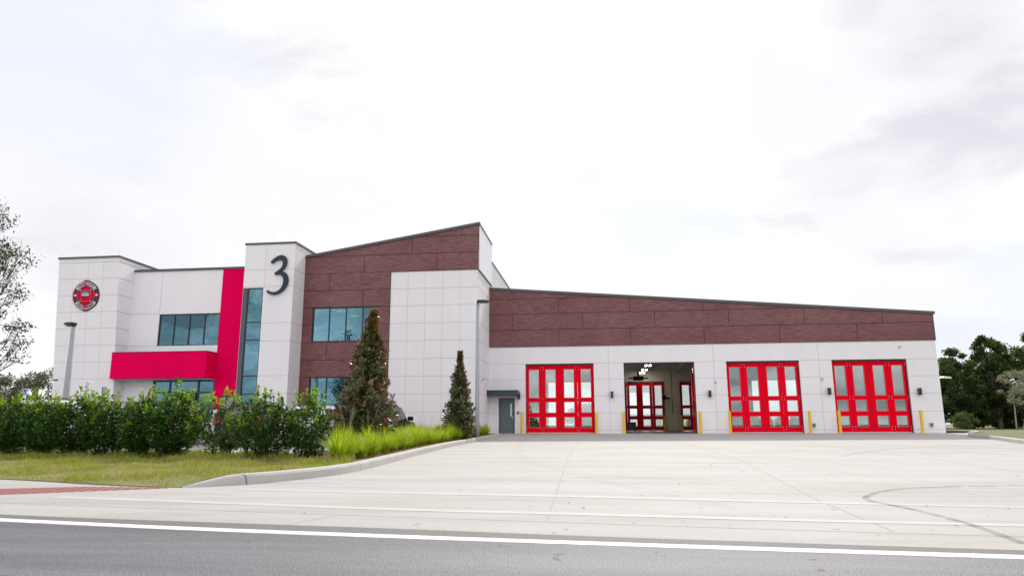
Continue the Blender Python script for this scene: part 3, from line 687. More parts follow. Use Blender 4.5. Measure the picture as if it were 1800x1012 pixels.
# block (tall sloping part)
rB = [4.31, 5.35, 6.38, 7.43, 8.45, 9.50, 10.54, 11.58]
def broof(x): return 10.63 + (x+14.51)*(12.31-10.63)/(14.51-3.9)
bn = Vector((-(12.31-10.63), 0, 14.51-3.9)).normalized()
rows = [.1, 1.15, 2.2, 3.3] + rB
win2 = (-13.90, -9.79, 5.38, 7.44); win1 = (-13.90, -9.79, 1.2, 3.32)
vj = [(-7.89, 10.54, 11.58), (-4.9, 11.58, 12.5), (-12.92, 10.54, 11.58), (-10.80, 9.5, 10.54), (-6.34, 9.5, 10.54), (-12.92, 8.45, 9.5), (-10.82, 7.43, 8.45), (-12.92, 4.31, 5.35), (-10.8, 3.3, 4.31)]
mb = relief((XT1, XB+.02), (9.5, 12.6), front(YB-.03), hl=[(z, XT1, XB+.02) for z in (10.54, 11.58)], vl=[v for v in vj if v[1] >= 9.4], w=.03, gd=.025)
relief((XT1, -9.14), (-.1, 9.5), front(YB-.03), hl=[(z, XT1, -9.14) for z in rows if z < 9.6], vl=[v for v in vj if v[1] < 9.4], holes=[win2, win1], w=.03, gd=.025, reveal=.2, mb=mb)
mb.box(-9.16, XB+.02, YB-.03, YB+.02, 9.47, 9.5, 1); mb.box(-9.165, -9.14, YB-.03, YB+.02, 0, 9.47, 1)
part(mb, 'cladding', [CLAD, CLADJ], bis=[((XT1, 0, broof(XT1)-.06), bn)])
rW = [.2, 1.25, 2.29, 3.3, 4.31, 5.35, 6.38, 7.42, 8.44]
mb = relief((-9.14, XB), (-.3, 9.47), front(YB), hl=[(z, -9.14, XB) for z in rW], vl=[(x, -.3, 9.47) for x in (-8.09, -7.04, -6.0, -4.95)], w=.022, gd=.018, vk=.7)
relief((YB, .1), (-.3, 9.47), right(XB), hl=[(z, YB, .1) for z in rW], vl=[], mb=mb, w=.024)
part(mb, 'wall', [WHITE, JOINT])
mb = relief((YB-.03, .72), (9.5, 12.25), right(XB+.05), hl=[(10.9, YB, .72)], vl=[], w=.012, gd=.008)
mb.face([(XB+.05, .72, 9.5), (XB-.3, .72, 9.5), (XB-.3, .72, 12.25), (XB+.05, .72, 12.25)])
part(mb, 'metal_panel', [METALP, JOINT])
part(MB().box(XB-.02, XB+.075, YB-.04, .74, 9.44, 9.5).box(XB+.03, XB+.07, YB-.05, YB-.02, 9.5, 12.2), 'corner_trim', CAP)
mb = relief((.1, YBACK), (5.0, 11.1), right(XB), hl=[(z, .1, YBACK) for z in (8.44, 9.47, 10.5)], vl=[]); mb.box(XB-.25, XB+.04, .7, YBACK, 11.1, 11.18, 2)
part(mb, 'wall', [WHITE, JOINT, CAP])
mb = MB().prism([(XT1, broof(XT1)+.02), (XB+.10, broof(XB+.1)+.02), (XB+.1, broof(XB+.1)-.14), (XT1, broof(XT1)-.14)], lambda a, b, c: (a, c, b), YB-.10, YB+.2); part(mb, 'coping', CAP)
part(MB().box(XB-.2, XB+.09, YB+.2, .76, 12.23, 12.31), 'coping', CAP)
mb = MB().prism([(XT1, broof(XT1)-.05), (XB, broof(XB)-.05), (XB, broof(XB)-.25), (XT1, broof(XT1)-.25)], lambda a, b, c: (a, c, b), YB+.1, .7)
mb.box(XT1, XB-.3, .75, YBACK, 10.5, 10.7); part(mb, 'roof', CAP)
# office wing
wwin = (-23.73, -19.78, 5.31, 7.265); went = (-23.74, -19.79, -.1, 3.235)
mb = relief((XL, -19.77), (-.3, 10.0), front(YB), hl=[(7.3, XL, -23.73), (5.33, XL, -23.73)], vl=[(-23.75, 7.3, 10.0)], holes=[wwin, went], reveal=.22)
part(mb, 'wall', [WHITE, JOINT])
mb = relief((-19.77, XT0), (-.3, 9.98), front(YB-.03), hl=[(z, -19.77, XT0) for z in (9.25, 7.31, 5.23, 3.26)], w=.02, gd=.015)
mb.face([(-19.77, YB-.03, -.3), (-19.77, YB+.01, -.3), (-19.77, YB+.01, 9.98), (-19.77, YB-.03, 9.98)])
part(mb, 'red_panel_strip', [REDP, REDJ])
part(MB().box(-17.575, -17.33, YT+.03, YT+.2, .3, 8.43), 'window_jamb', RECESS)
part(MB().box(XL+.001, XT0+.001, YB-.08, YB+.25, 9.97, 10.10), 'coping', CAP)
part(MB().box(-29.0, XT1, YB+.25, YBACK, 9.7, 9.95), 'roof', CAP)
part(MB().box(-29.62, -29.4, 0.2, YBACK, -.3, 9.95).box(-29.62, XB, YBACK, YBACK+.2, -.3, 9.95), 'rear_wall', WHITE)
# number tower
rT = [2.32, 3.32, 5.30, 6.35, 8.47, 9.5]
mb = relief((XT0, XT1), (8.45, 11.03), front(YT), hl=[(8.47+.02, XT0, XT1), (9.5, XT0, XT1)], vl=[(-16.28, 8.49, 11.03)], holes=[], w=.024, vk=.7)
relief((XT0, XT1), (-.3, 8.45), front(YT), hl=[(z, -16.33, XT1) for z in rT[:4]], holes=[(-17.575, -16.33, .3, 8.43)], mb=mb, w=.024, reveal=.25)
relief((YT, .5), (-.3, 11.03), right(XT1), hl=[(z, YT, .5) for z in rT], mb=mb, w=.024)
relief((YT, .5), (-.3, 11.03), left(XT0), hl=[], mb=mb)
mb.face([(XT0, .5, 8.45), (XT1, .5, 8.45), (XT1, .5, 11.03), (XT0, .5, 11.03)])
part(mb, 'tower', [WHITE, JOINT])
part(MB().box(XT0-.05, XT1+.05, YT-.05, .55, 11.03, 11.14), 'coping', CAP)
# leaning west tower
TX0, TX1 = -29.62, -25.65
def lean(a, z, d): return (a, -5.83 + (10.65-z)*.0886 + d, z)
def leanY(z): return -5.83 + (10.65-z)*.0886
mb = relief((TX0, TX1), (-.3, 10.55), lean, hl=[(z, TX0, TX1) for z in (10.3, 9.3, 8.3, 7.3, 6.3, 5.3, 4.3, 3.3, 2.3, 1.3, .3)], vl=[(x, -.3, 10.55) for x in (-28.63, -27.64, -26.64)], w=.024, vk=.5)
zc = [-.3, .3, 1.3, 2.3, 3.3, 4.3, 5.3, 6.3, 7.3, 8.3, 9.3, 10.3, 10.55]
for z0, z1 in zip(zc[:-1], zc[1:]):
    h0, h1 = (z0+.012 if z0 > -.3 else z0), (z1-.012 if z1 < 10.55 else z1)
    for X, s in ((TX1, 1), (TX0, -1)):
        mb.face([(X, leanY(h0), h0), (X, 1.0, h0), (X, 1.0, h1), (X, leanY(h1), h1)], 0)
        if z1 < 10.5: mb.face([(X-s*.02, leanY(h1), h1), (X-s*.02, 1.0, h1), (X-s*.02, 1.0, z1+.012), (X-s*.02, leanY(z1+.012), z1+.012)], 1)
mb.face([(TX0, 1, -.3), (TX1, 1, -.3), (TX1, 1, 10.55), (TX0, 1, 10.55)])
part(mb, 'tower', [WHITE, JOINT])
part(MB().box(TX0-.05, TX1+.05, -5.88, 1.05, 10.55, 10.66), 'coping', CAP)
# windows
def window(name, a0, a1, z0, z1, Y, vs, hs=(), fw=.06, panes=True, gm=None):
    f = MB().box(a0, a1, Y-.05, Y+.06, z1-fw, z1).box(a0, a1, Y-.05, Y+.06, z0, z0+fw).box(a0, a0+fw, Y-.05, Y+.06, z0+fw, z1-fw).box(a1-fw, a1, Y-.05, Y+.06, z0+fw, z1-fw)
    for v in vs: f.box(v-fw/2, v+fw/2, Y-.045, Y+.055, z0+fw, z1-fw)
    for (h, b0, b1) in hs: f.box(b0, b1, Y-.04, Y+.05, h-fw/2, h+fw/2)
    w = part(f, name, FRAME)
    if panes:
        vv = [a0+fw] + [q for v in vs for q in (v-fw/2, v+fw/2)] + [a1-fw]
        hh = sorted(set(h for h, _, _ in hs)); zz = [z0+fw] + [q for h in hh for q in (h-fw/2, h+fw/2)] + [z1-fw]
        for i in range(0, len(vv), 2):
            for j in range(0, len(zz), 2): MB().box(vv[i], vv[i+1], Y, Y+.012, zz[j], zz[j+1]).build('pane', gm or GLASS, w)
    return w
YW = YB+.10
def eq(a, b, n): return [a+(b-a)*i/n for i in range(1, n)]
window('window', *win2, YW, eq(win2[0], win2[1], 4)); window('window', *win1, YW, eq(win1[0], win1[1], 4)); window('window', *wwin, YW, eq(wwin[0], wwin[1], 4))
window('window', -17.33, -16.335, .3, 8.43, YT+.09, [], [(z, -17.27, -16.395) for z in (6.42, 5.38, 3.32, 2.30)])
e = window('entrance_window', *(went[0], went[1], .0, 3.235), YW, [-22.66, -20.83], [(2.5, went[0]+.06, went[1]-.06)], fw=.09)
DG = glass('dark_door_glass', (.02, .05, .055), (.06, .08, .08), .8)
for x0, x1 in ((-22.6, -21.78), (-21.72, -20.9)):
    fr = MB().box(x0, x0+.12, YW-.12, YW-.06, .02, 2.44).box(x1-.12, x1, YW-.12, YW-.06, .02, 2.44).box(x0+.12, x1-.12, YW-.12, YW-.06, 2.3, 2.44).box(x0+.12, x1-.12, YW-.12, YW-.06, .02, .25)
    dd = part(fr, 'entrance_door', FRAME); MB().box(x0+.12, x1-.12, YW-.095, YW-.085, .25, 2.3).build('pane', DG, dd)
    MB().tube([(x1-.06 if x0 < -22 else x0+.06, YW-.17, .8), (x1-.06 if x0 < -22 else x0+.06, YW-.17, 1.5)], .018, 6).build('handle', GALV, dd)
# entrance canopy
CX0, CX1, CY, CZ0, CZ1 = -25.79, -19.78, -5.37, 3.28, 4.82
mb = relief((CX0, CX1), (CZ0, CZ1), front(CY), vl=[(x, CZ0, CZ1) for x in (-24.18, -22.73, -21.3)], w=.018, gd=.012)
relief((CY, YB-.001), (CZ0, CZ1), right(CX1), mb=mb)
mb.face([(CX0, CY, CZ0), (CX0, -5.0, CZ0), (CX0, -5.0, CZ1), (CX0, CY, CZ1)]); mb.face([(CX0, CY, CZ1), (CX1, CY, CZ1), (CX1, YB, CZ1), (CX0, YB, CZ1)], 2); mb.face([(CX0, CY, CZ0), (CX1, CY, CZ0), (CX1, YB, CZ0), (CX0, YB, CZ0)], 2)
cn = part(mb, 'canopy', [REDP, REDJ, RECESS])
MB().box(CX0-.02, CX1+.02, CY-.02, CY+.06, CZ1, CZ1+.035).box(CX1-.04, CX1+.02, CY+.06, YB-.002, CZ1, CZ1+.035).build('coping', REDJ, cn)
MB().box(-25.6, -19.8, CY+.3, YB-.002, CZ0-.07, CZ0-.01).build('soffit_trim', GALV, cn)
# office rooms: floors, back walls, lamps
mb = MB().box(-29.3, XB-.3, -3.6, 8, 4.0, 4.25).box(-29.3, XB-.3, -3.6, 8, 7.55, 7.75).box(-29.3, XB-.3, -3.6, 8, -.25, .0); part(mb, 'office_floor', OFFW)
part(MB().box(-29.3, XB-.3, 8, 8.2, -.2, 9.6).box(-9.2, -9.0, -3.9, 8, -.2, 9.4).box(-14.6, -14.4, -3.9, 8, -.2, 9.6), 'interior_wall', OFFW)
for x, y in ((-12.55, -3.05), (-12.4, -1.2), (-10.6, -2.6), (-10.3, -.8)): part(MB().box(x-.26, x+.26, y-.05, y+.05, 7.36, 7.42), 'strip_lamp', TUBE)
# small wall fittings that belong to the building
for x, z in ((9.94, 3.02), (16.1, 3.14), (20.62, 4.98)): part(MB().box(x-.05, x+.05, -.05, -.002, z-.07, z+.07), 'wall_sensor', GALV)
for x, z in ((15.4, .46), (21.88, .47)): part(MB().box(x-.10, x+.10, -.07, -.002, z-.12, z+.12).box(x-.06, x+.06, -.085, -.07, z-.08, z+.08, 1), 'outlet_box', [GALV, RECESS])
part(MB().box(-2.12, -2.02, -.06, -.002, 1.2, 1.36), 'card_reader', LAMPB)
part(MB().box(XB+.002, XB+.10, -3.29, -3.19, 3.14, 3.22).tube([(XB+.12, -3.24, 3.10), (XB+.12, -3.24, 3.16)], .05, 8, 1), 'security_camera', [SIGNW, LAMPB])

for x, y, z in ((TX0+.1, -5.75, 10.66), (TX1-.1, -5.75, 10.66), (XT0+.1, -5.7, 11.14), (XT1-.1, -5.7, 11.14), (XT0+1.6, -5.7, 11.14), (-22.5, YB, 10.1)):
    part(MB().tube([(x, y, z), (x, y, z+.35)], .005, 5), 'lightning_rod', GALV)
# interior equipment seen through the bays
o = MB().tube([(9.18, 18.6, 5.1), (9.18, 18.6, 1.4)], .03, 6).build('air_hose', DARK, origin=(9.18, 18.6, 5.1)); tag(o, 'thin black hose hanging from the ceiling inside the open bay', 'hose')
o = MB().tube([(8.4, 19.2, 2.9), (8.7, 19.2, 2.9)], .18, 10).box(8.35, 9.05, 19.15, 19.3, 2.72, 2.86).build('hose_reel', DARK, origin=(8.6, 19.2, 2.7)); tag(o, 'black hose reel on the back wall of the open bay', 'hose reel')
h = MB().box(5.9, 6.75, 17.6, 18.5, 4.3, 4.62).box(5.5, 7.15, 17.9, 18.2, 4.42, 4.52).box(6.25, 6.4, 17.95, 18.1, 4.62, 5.1).build('unit_heater', DARK, origin=(6.3, 18, 4.3)); tag(h, 'dark unit heater hung under the ceiling of the open bay', 'heater')
o = MB().box(5.25, 5.98, 17.6, 18.3, .08, .74).box(5.3, 5.93, 17.55, 17.6, .14, .68, 1).box(5.3, 5.4, 17.7, 18.2, 0, .08).box(5.8, 5.9, 17.7, 18.2, 0, .08).build('equipment_cabinet', [CABN, RECESS], origin=(5.6, 18, 0)); tag(o, 'low dark green cabinet on the floor of the open bay', 'cabinet')

o = MB().box(-3.5, -1.75, 18.3, 19.1, 0, 1.05).box(-3.45, -2.65, 18.27, 18.3, .05, 1.0, 1).box(-2.6, -1.8, 18.27, 18.3, .05, 1.0, 1).build('tool_locker', [mat('moss_green_metal', (.02, .05, .02), .5), mat('moss_green_door', (.025, .06, .024), .5)], origin=(-2.6, 18.7, 0)); tag(o, 'low dark green locker inside, seen through the lower panes of the leftmost bay door', 'locker')
o = MB().box(17.9, 18.9, 14.0, 14.8, .1, 1.0).box(17.95, 18.85, 13.97, 14.0, .15, .5, 1).box(17.95, 18.85, 13.97, 14.0, .55, .95, 1).box(18.0, 18.1, 14.1, 14.2, 0, .1).box(18.7, 18.8, 14.1, 14.2, 0, .1).build('tool_chest', [DARK, RECESS], origin=(18.4, 14.4, 0)); tag(o, 'black tool chest inside, seen through the lower panes of the rightmost bay door', 'tool chest')
o = MB().box(20.3, 22.2, 18.6, 19.3, 0, 1.1).box(20.35, 21.2, 18.57, 18.6, .05, 1.05, 1).box(21.3, 22.15, 18.57, 18.6, .05, 1.05, 1).build('storage_cabinet', [CABN, RECESS], origin=(21.2, 19, 0)); tag(o, 'dark storage cabinet by the back wall, seen through the rightmost bay door', 'cabinet')
# ------------------------------------------------------------------ big number and emblem
O3 = [(572,512),(585,495),(600,478),(625,456),(650,438),(677,422),(705,410),(732,403),(760,400),(790,403),(815,412),(838,428),(855,448),(867,475),(873,505),(872,540),(866,570),(853,600),(835,628),(815,648),(790,668),(768,684),(793,689),(815,700),(840,717),(860,738),(877,765),(888,795),(894,828),(895,860),(890,893),(880,925),(865,957),(845,985),(820,1014),(790,1040),(757,1061),(720,1078),(685,1088),(650,1092),(620,1090),(590,1085),(565,1077),(540,1065),(518,1050),(505,1035),(499,1024),(503,1010),(514,1004),(527,1008),(545,1020),(566,1032),(590,1042),(615,1047),(640,1048),(670,1043),(700,1032),(727,1016),(750,995),(769,970),(785,940),(796,908),(803,875),(805,847),(802,820),(794,796),(782,775),(766,757),(745,745),(725,739),(705,738),(685,740),(665,742),(652,740),(643,731),(640,715),(647,704),(660,696),(686,682),(710,668),(735,652),(755,635),(772,614),(785,590),(793,565),(795,540),(792,518),(785,500),(772,487),(755,480),(733,478),(710,480),(685,488),(660,500),(635,514),(610,530),(597,534),(585,531),(575,523)]
def map3(px, py):   # sheet outline to metres on the tower face
    u = px/10+420; v = py/10+410
    # bilinear fit of the tower front plane
    return (-16.061 + (u-470)*.03339 - (v-516)*-.0019, 8.066 + (516-v)*.03351 + (u-470)*.00155)
o = MB().prism([map3(*p) for p in O3], lambda a, b, c: (a, c, b), YT-.13, YT-.05).build('number_sign', NUM3, origin=(-15.4, YT, 8))
st = MB()
for px, py in ((650, 460), (840, 860), (700, 1055), (800, 660)):
    x, z = map3(px, py); st.tube([(x, YT-.06, z), (x, YT, z)], .015, 6)
st.build('standoff', GALV, o)
tag(o, 'large slate blue numeral 3 mounted on the white tower', 'number sign')

EC = (-27.69, 8.275)
EM = empty('emblem_sign', (EC[0], leanY(EC[1]), EC[1])); tag(EM, 'round red, black and silver fire department emblem on the white tower', 'emblem')
def eplane(u, v, d): z = EC[1]+v; return (EC[0]+u, leanY(z)-d, z)
def ecut(poly, d0, d1, name, m): return MB().prism(poly, lambda a, b, c: eplane(a, b, c), d0, d1).build(name, m, EM)
ER = .9
def circ(r, n=48, fx=1, fy=1): return [(r*fx*math.cos(2*math.pi*i/n), r*fy*math.sin(2*math.pi*i/n)) for i in range(n)]
def arcband(r0, r1, a0, a1, n=24): return [(r1*math.cos(R(a0+(a1-a0)*i/n)), r1*math.sin(R(a0+(a1-a0)*i/n))) for i in range(n+1)] + [(r0*math.cos(R(a1+(a0-a1)*i/n)), r0*math.sin(R(a1+(a0-a1)*i/n))) for i in range(n+1)]
ecut([(x*(1 if abs(y) < .6 else .97), y*1.04) for x, y in circ(.87)], .0, .03, 'backing', EBLK)
ecut([(0.34*math.cos(R(a))*1.2, .62+.33*math.sin(R(a))) for a in range(0, 181, 12)], .03, .04, 'top_lobe', EMAR)
ecut([(0.34*math.cos(R(a))*1.2, -.62+.33*math.sin(R(a))) for a in range(180, 361, 12)], .03, .04, 'bottom_lobe', EMAR)
ecut(arcband(.86, .895, 100, 260), .01, .05, 'edge_rim', EPNK)
for s in (1, -1): ecut([(s*.48, .12), (s*.80, .18), (s*.86, .0), (s*.80, -.10), (s*.50, .0)], .03, .045, 'side_lobe', ERED); ecut([(s*.62, .06), (s*.78, .08), (s*.80, .03), (s*.66, -.03)], .045, .055, 'light_bar', SIGNW)
ecut(arcband(.60, .82, 32, 148), .04, .06, 'banner', SILV); ecut(arcband(.60, .82, 212, 328), .04, .06, 'banner', SILV)
mal = []
for q in range(4):
    c = 90*q+90
    for a, r in ((-38, .50), (-30, .60), (0, .66), (30, .60), (38, .50)): mal.append((r*math.cos(R(c+a))*.9, r*math.sin(R(c+a))))
ecut([(x*1.04, y*1.02) for x, y in mal], .06, .066, 'cross_edge', EPNK); ecut(mal, .06, .075, 'cross', ERED)
for a in (45, 135, 225, 315): ecut([(r*math.cos(R(a+da)), r*math.sin(R(a+da))) for r, da in ((.44, -4), (.56, -4), (.56, 4), (.44, 4))], .075, .085, 'cross_bar', EPNK)
ecut(circ(.36), .075, .085, 'disc_edge', EPNK); ecut(circ(.34), .075, .095, 'disc', ERED)
ecut([(.26*math.cos(R(a)), .04+.2*math.sin(R(a))) for a in range(0, 181, 12)], .095, .105, 'picture', ESKY)
pm = MB()
for i in range(5): pm.prism([(-.2+i*.09, -.02), (-.14+i*.09, -.02), (-.14+i*.09, .06), (-.2+i*.09, .06)], lambda a, b, c: eplane(a, b, c), .105, .112)
pm.build('picture_detail', SIGNW, EM)
def glyphs(ch, size):
    c = bpy.data.curves.new('t', 'FONT'); c.body = ch; c.size = size; c.extrude = 0; c.align_x = 'CENTER'; c.align_y = 'CENTER'; c.offset = .006
    ob = bpy.data.objects.new('t', c); COL.objects.link(ob); dg = bpy.context.evaluated_depsgraph_get(); me = ob.evaluated_get(dg).to_mesh()
    vs = [tuple(v.co) for v in me.vertices]; fs = [tuple(p.vertices) for p in me.polygons]; ob.evaluated_get(dg).to_mesh_clear(); bpy.data.objects.remove(ob); bpy.data.curves.remove(c); return vs, fs
def arctext(txt, r, a0, a1, size, upright, name):
    mb = MB(); n = len(txt)
    for i, ch in enumerate(txt):
        if ch == ' ': continue
        a = R(a0+(a1-a0)*(i+.5)/n); rot = a-math.pi/2 if upright else a+math.pi/2
        vs, fs = glyphs(ch, size); b = len(mb.v)
        for x, y, _ in vs: mb.v.append(eplane(r*math.cos(a)+x*math.cos(rot)-y*math.sin(rot), r*math.sin(a)+x*math.sin(rot)+y*math.cos(rot), .066))
        for f in fs: mb.f.append(tuple(b+k for k in f)); mb.m.append(0)
    return mb.build(name, LETT, EM)
arctext('HAINES CITY', .71, 132, 48, .17, True, 'lettering'); arctext('FIRE DEPARTMENT', .71, 222, 318, .15, False, 'lettering')

# notice board on the red strip
nb = empty('notice_board', (-18.83, YB-.03, 1.6)); tag(nb, 'dark framed notice board on the red wall strip beside the entrance', 'notice board')
MB().box(-19.27, -19.19, YB-.12, YB-.03, .9, 2.31).box(-18.45, -18.39, YB-.12, YB-.03, .9, 2.31).box(-19.19, -18.45, YB-.12, YB-.03, 2.22, 2.31).box(-19.19, -18.45, YB-.12, YB-.03, .9, .98).build('frame', FRAME, nb)
MB().box(-19.19, -18.45, YB-.06, YB-.031, .98, 2.22).build('panel', mat('mauve_panel', (.36, .33, .38), .5), nb)

# ------------------------------------------------------------------ wall lamps
def wall_lamp(x, z, label):
    r_ = empty('wall_lamp', (x, 0, z)); tag(r_, label, 'wall lamp', 'black up-down lamps on the garage wall')
    MB().box(x-.075, x+.075, -.28, -.06, z-.2, z+.2).build('housing', LAMPB, r_, bevel=.01)
    MB().box(x-.05, x+.05, -.06, -.002, z-.1, z+.1).build('wall_plate', LAMPB, r_)
for x, z, l in ((-2.0, 2.29, 'black box lamp at the end of the dark green awning'), (3.72, 2.33, 'black box lamp between the leftmost bay door and the open bay'), (9.54, 2.33, 'black box lamp just right of the open bay'),
                (16.4, 2.42, 'black box lamp close to the left edge of the rightmost bay door'), (21.4, 2.36, 'black box lamp right of the rightmost bay door')): wall_lamp(x, z, l)
sl_ = empty('side_lamp', (XR, .9, 3.2)); tag(sl_, 'pale wall pack lamp sticking out from the right end of the building', 'wall lamp')
MB().box(XR+.002, XR+.12, .8, 1.0, 3.1, 3.3).tube([(XR+.1, .9, 3.2), (XR+.5, .9, 3.28)], .035, 6).build('arm', SIGNW, sl_)
MB().prism([(XR+.45, 3.18), (XR+1.0, 3.15), (XR+.95, 3.24), (XR+.6, 3.28)], lambda a, b, c: (a, c, b), .7, 1.1).build('head', SIGNW, sl_)

# ------------------------------------------------------------------ bollards
bx = [(-1.79, -.45, 'yellow bollard between the grey door and the leftmost bay door'), (2.74, -.45, 'yellow bollard at the right side of the leftmost bay door'), (4.36, -.45, 'yellow bollard at the left side of the open bay'), (8.86, -.45, 'yellow bollard at the right side of the open bay'),
      (10.56, -.45, 'yellow bollard at the left side of the third bay door from the left'), (15.09, -.45, 'yellow bollard beside the wall outlet right of the third bay door'), (16.73, -.45, 'yellow bollard in front of the left edge of the rightmost bay door'), (21.2, -.45, 'yellow bollard right of the rightmost bay door, nearest the building corner'),
      (8.5, 18.9, 'yellow bollard deep inside the open bay, right of its rear doors'), (9.95, 18.9, 'yellow bollard deep inside the open bay, at the far right rear door')]
def lathe(mb, prof, c=(0, 0, 0), seg=16, m=0):
    rings = []
    for r_, z in prof:
        b = len(mb.v); rings.append(b)
        for k in range(seg): a = 2*math.pi*k/seg; mb.v.append((c[0]+r_*math.cos(a), c[1]+r_*math.sin(a), c[2]+z))
    for i in range(len(prof)-1):
        for k in range(seg): k2 = (k+1) % seg; mb.f.append((rings[i]+k, rings[i]+k2, rings[i+1]+k2, rings[i+1]+k)); mb.m.append(m)
    mb.f.append(tuple(rings[-1]+k for k in range(seg))); mb.m.append(m); return mb
b0 = None
for x, y, l in bx:
    if b0 is None:
        b0 = lathe(MB(), [(.088, -.1), (.088, .03), (.084, .05), (.084, 1.22), (.078, 1.26), (.055, 1.295), (.02, 1.305)]).build('bollard', YEL, smooth=True); o = b0
    else: o = copy_tree(b0)
    o.location = (x, y, gz(y) if y < 0 else 0); tag(o, l, 'bollard', 'yellow bollards flanking the bays')

# ------------------------------------------------------------------ light poles, signs, rail, post
def light_pole(x, y, top, r0, r1, sgn, label, arm):
    z0 = gz(y)+.1; p = empty('light_pole', (x, y, z0)); tag(p, label, 'light pole', 'parking lot light poles')
    MB().tube([(x, y, z0-.3), (x, y, z0+1), (x, y, top)], [r0, r0*.97, r1], 16).build('pole', POLEC, p, smooth=True)
    MB().tube([(x, y, top), (x, y, top+.18)], .06, 8).build('tenon', LAMPB, p)
    q = MB()
    q.prism([(0.0, .10), (.12, .05), (.2, .04), (arm, .10), (arm, .16), (arm*.6, .2), (.2, .2), (0, .2)], lambda a, b, c: (x+sgn*a, y+c, top+b), -.16, .16)
    q.build('lamp_head', LAMPB, p, bevel=.015)
    MB().box(min(x+sgn*.25, x+sgn*arm*.95), max(x+sgn*.25, x+sgn*arm*.95), y-.12, y+.12, top+.03, top+.045).build('lens', GALV, p)
light_pole(-3.09, -8.9, 6.6, .115, .085, 1, 'grey light pole with a flat black head in front of the white corner', .58)
light_pole(-18.88, -17.0, 4.62, .135, .10, -1, 'grey light pole with a small black head before the leaning white tower', .38)

def access_sign(x, y, zc, label):
    s = empty('parking_sign', (x, y, gz(y))); tag(s, label, 'parking sign', 'blue accessible parking signs')
    MB().tube([(x, y+.03, gz(y)-.2), (x, y+.03, zc+.3)], .025, 6).build('post', GALV, s)
    MB().box(x-.16, x+.16, y-.005, y+.005, zc-.36, zc+.32).build('plate', SIGNW, s)
    MB().box(x-.14, x+.14, y-.012, y-.006, zc-.01, zc+.30).build('blue_field', BLUE, s)
    m = MB(); P3 = lambda a, b, c: (x+a, y-.013-c, zc+b)
    ring = [(.065*math.cos(R(t))-.01, .075+.065*math.sin(R(t))) for t in range(120, 385, 20)] + [(.047*math.cos(R(t))-.01, .075+.047*math.sin(R(t))) for t in range(380, 115, -20)]
    m.prism(ring, P3, 0, .003)
    m.prism([(.022*math.cos(R(t))-.025, .24+.022*math.sin(R(t))) for t in range(0, 360, 40)], P3, 0, .003)
    m.prism([(-.035, .21), (-.015, .21), (-.005, .13), (.055, .13), (.085, .05), (.07, .045), (.043, .11), (-.025, .11)], P3, 0, .003)
    m.build('wheelchair_symbol', SIGNW, s)
    m = MB()
    for zz in (-.08, -.14, -.20, -.28): m.box(x-.1, x+.1, y-.009, y-.0055, zc+zz-.012, zc+zz+.012)
    m.build('small_print', mat('faded_print', (.35, .38, .42), .6), s)
access_sign(-24.04, -8, 2.35, 'blue accessible parking sign in front of the leaning white tower')
access_sign(-27.99, -9, 2.22, 'blue accessible parking sign in front of the trees at the far left')
hr = empty('handrail', (-23.4, -8, gz(-8))); tag(hr, 'thin dark handrail behind the hedge near the accessible parking sign', 'handrail')
for k, x in enumerate((-24.3, -23.7, -23.1, -22.5)): MB().tube([(x, -7.8, gz(-8)), (x, -7.8, 1.82)], .02, 6).build('post', FENCEM, hr)
MB().tube([(-24.8, -7.8, 1.84), (-22.0, -7.8, 1.82)], .022, 6).build('rail', FENCEM, hr); MB().tube([(-24.8, -7.8, 1.2), (-22.0, -7.8, 1.2)], .018, 6).build('rail', FENCEM, hr)
rp = MB(); lathe(rp, [(.1, 0), (.1, 1.1), (.11, 1.12), (.11, 1.2)], (-16.87, -9, gz(-9)), 12, 0); lathe(rp, [(.11, 1.2), (.11, 1.5), (.06, 1.58)], (-16.87, -9, gz(-9)), 12, 1)
o = rp.build('red_post', [REDPOST, SIGNW], origin=(-16.87, -9, gz(-9))); tag(o, 'short red post with a white top behind the hedge near the entrance', 'post')
gn = empty('gooseneck_lamp', (-29.7, -6, gz(-6))); tag(gn, 'thin curved arm lamp beside the left edge of the leaning tower', 'lamp')
MB().tube([(-30.1, -6, 0), (-30.1, -6, 2.9)], .04, 8).build('pole', FENCEM, gn)
MB().tube([(-30.1, -6, 2.85), (-29.8, -6, 2.86), (-29.5, -6, 3.02), (-29.15, -6, 3.18), (-28.75, -6, 3.22)], .025, 6).build('arm', FENCEM, gn)
lathe(MB(), [(.02, 0), (.1, -.04), (.12, -.1)], (-28.7, -6, 3.26), 10).build('lamp_shade', FENCEM, gn)

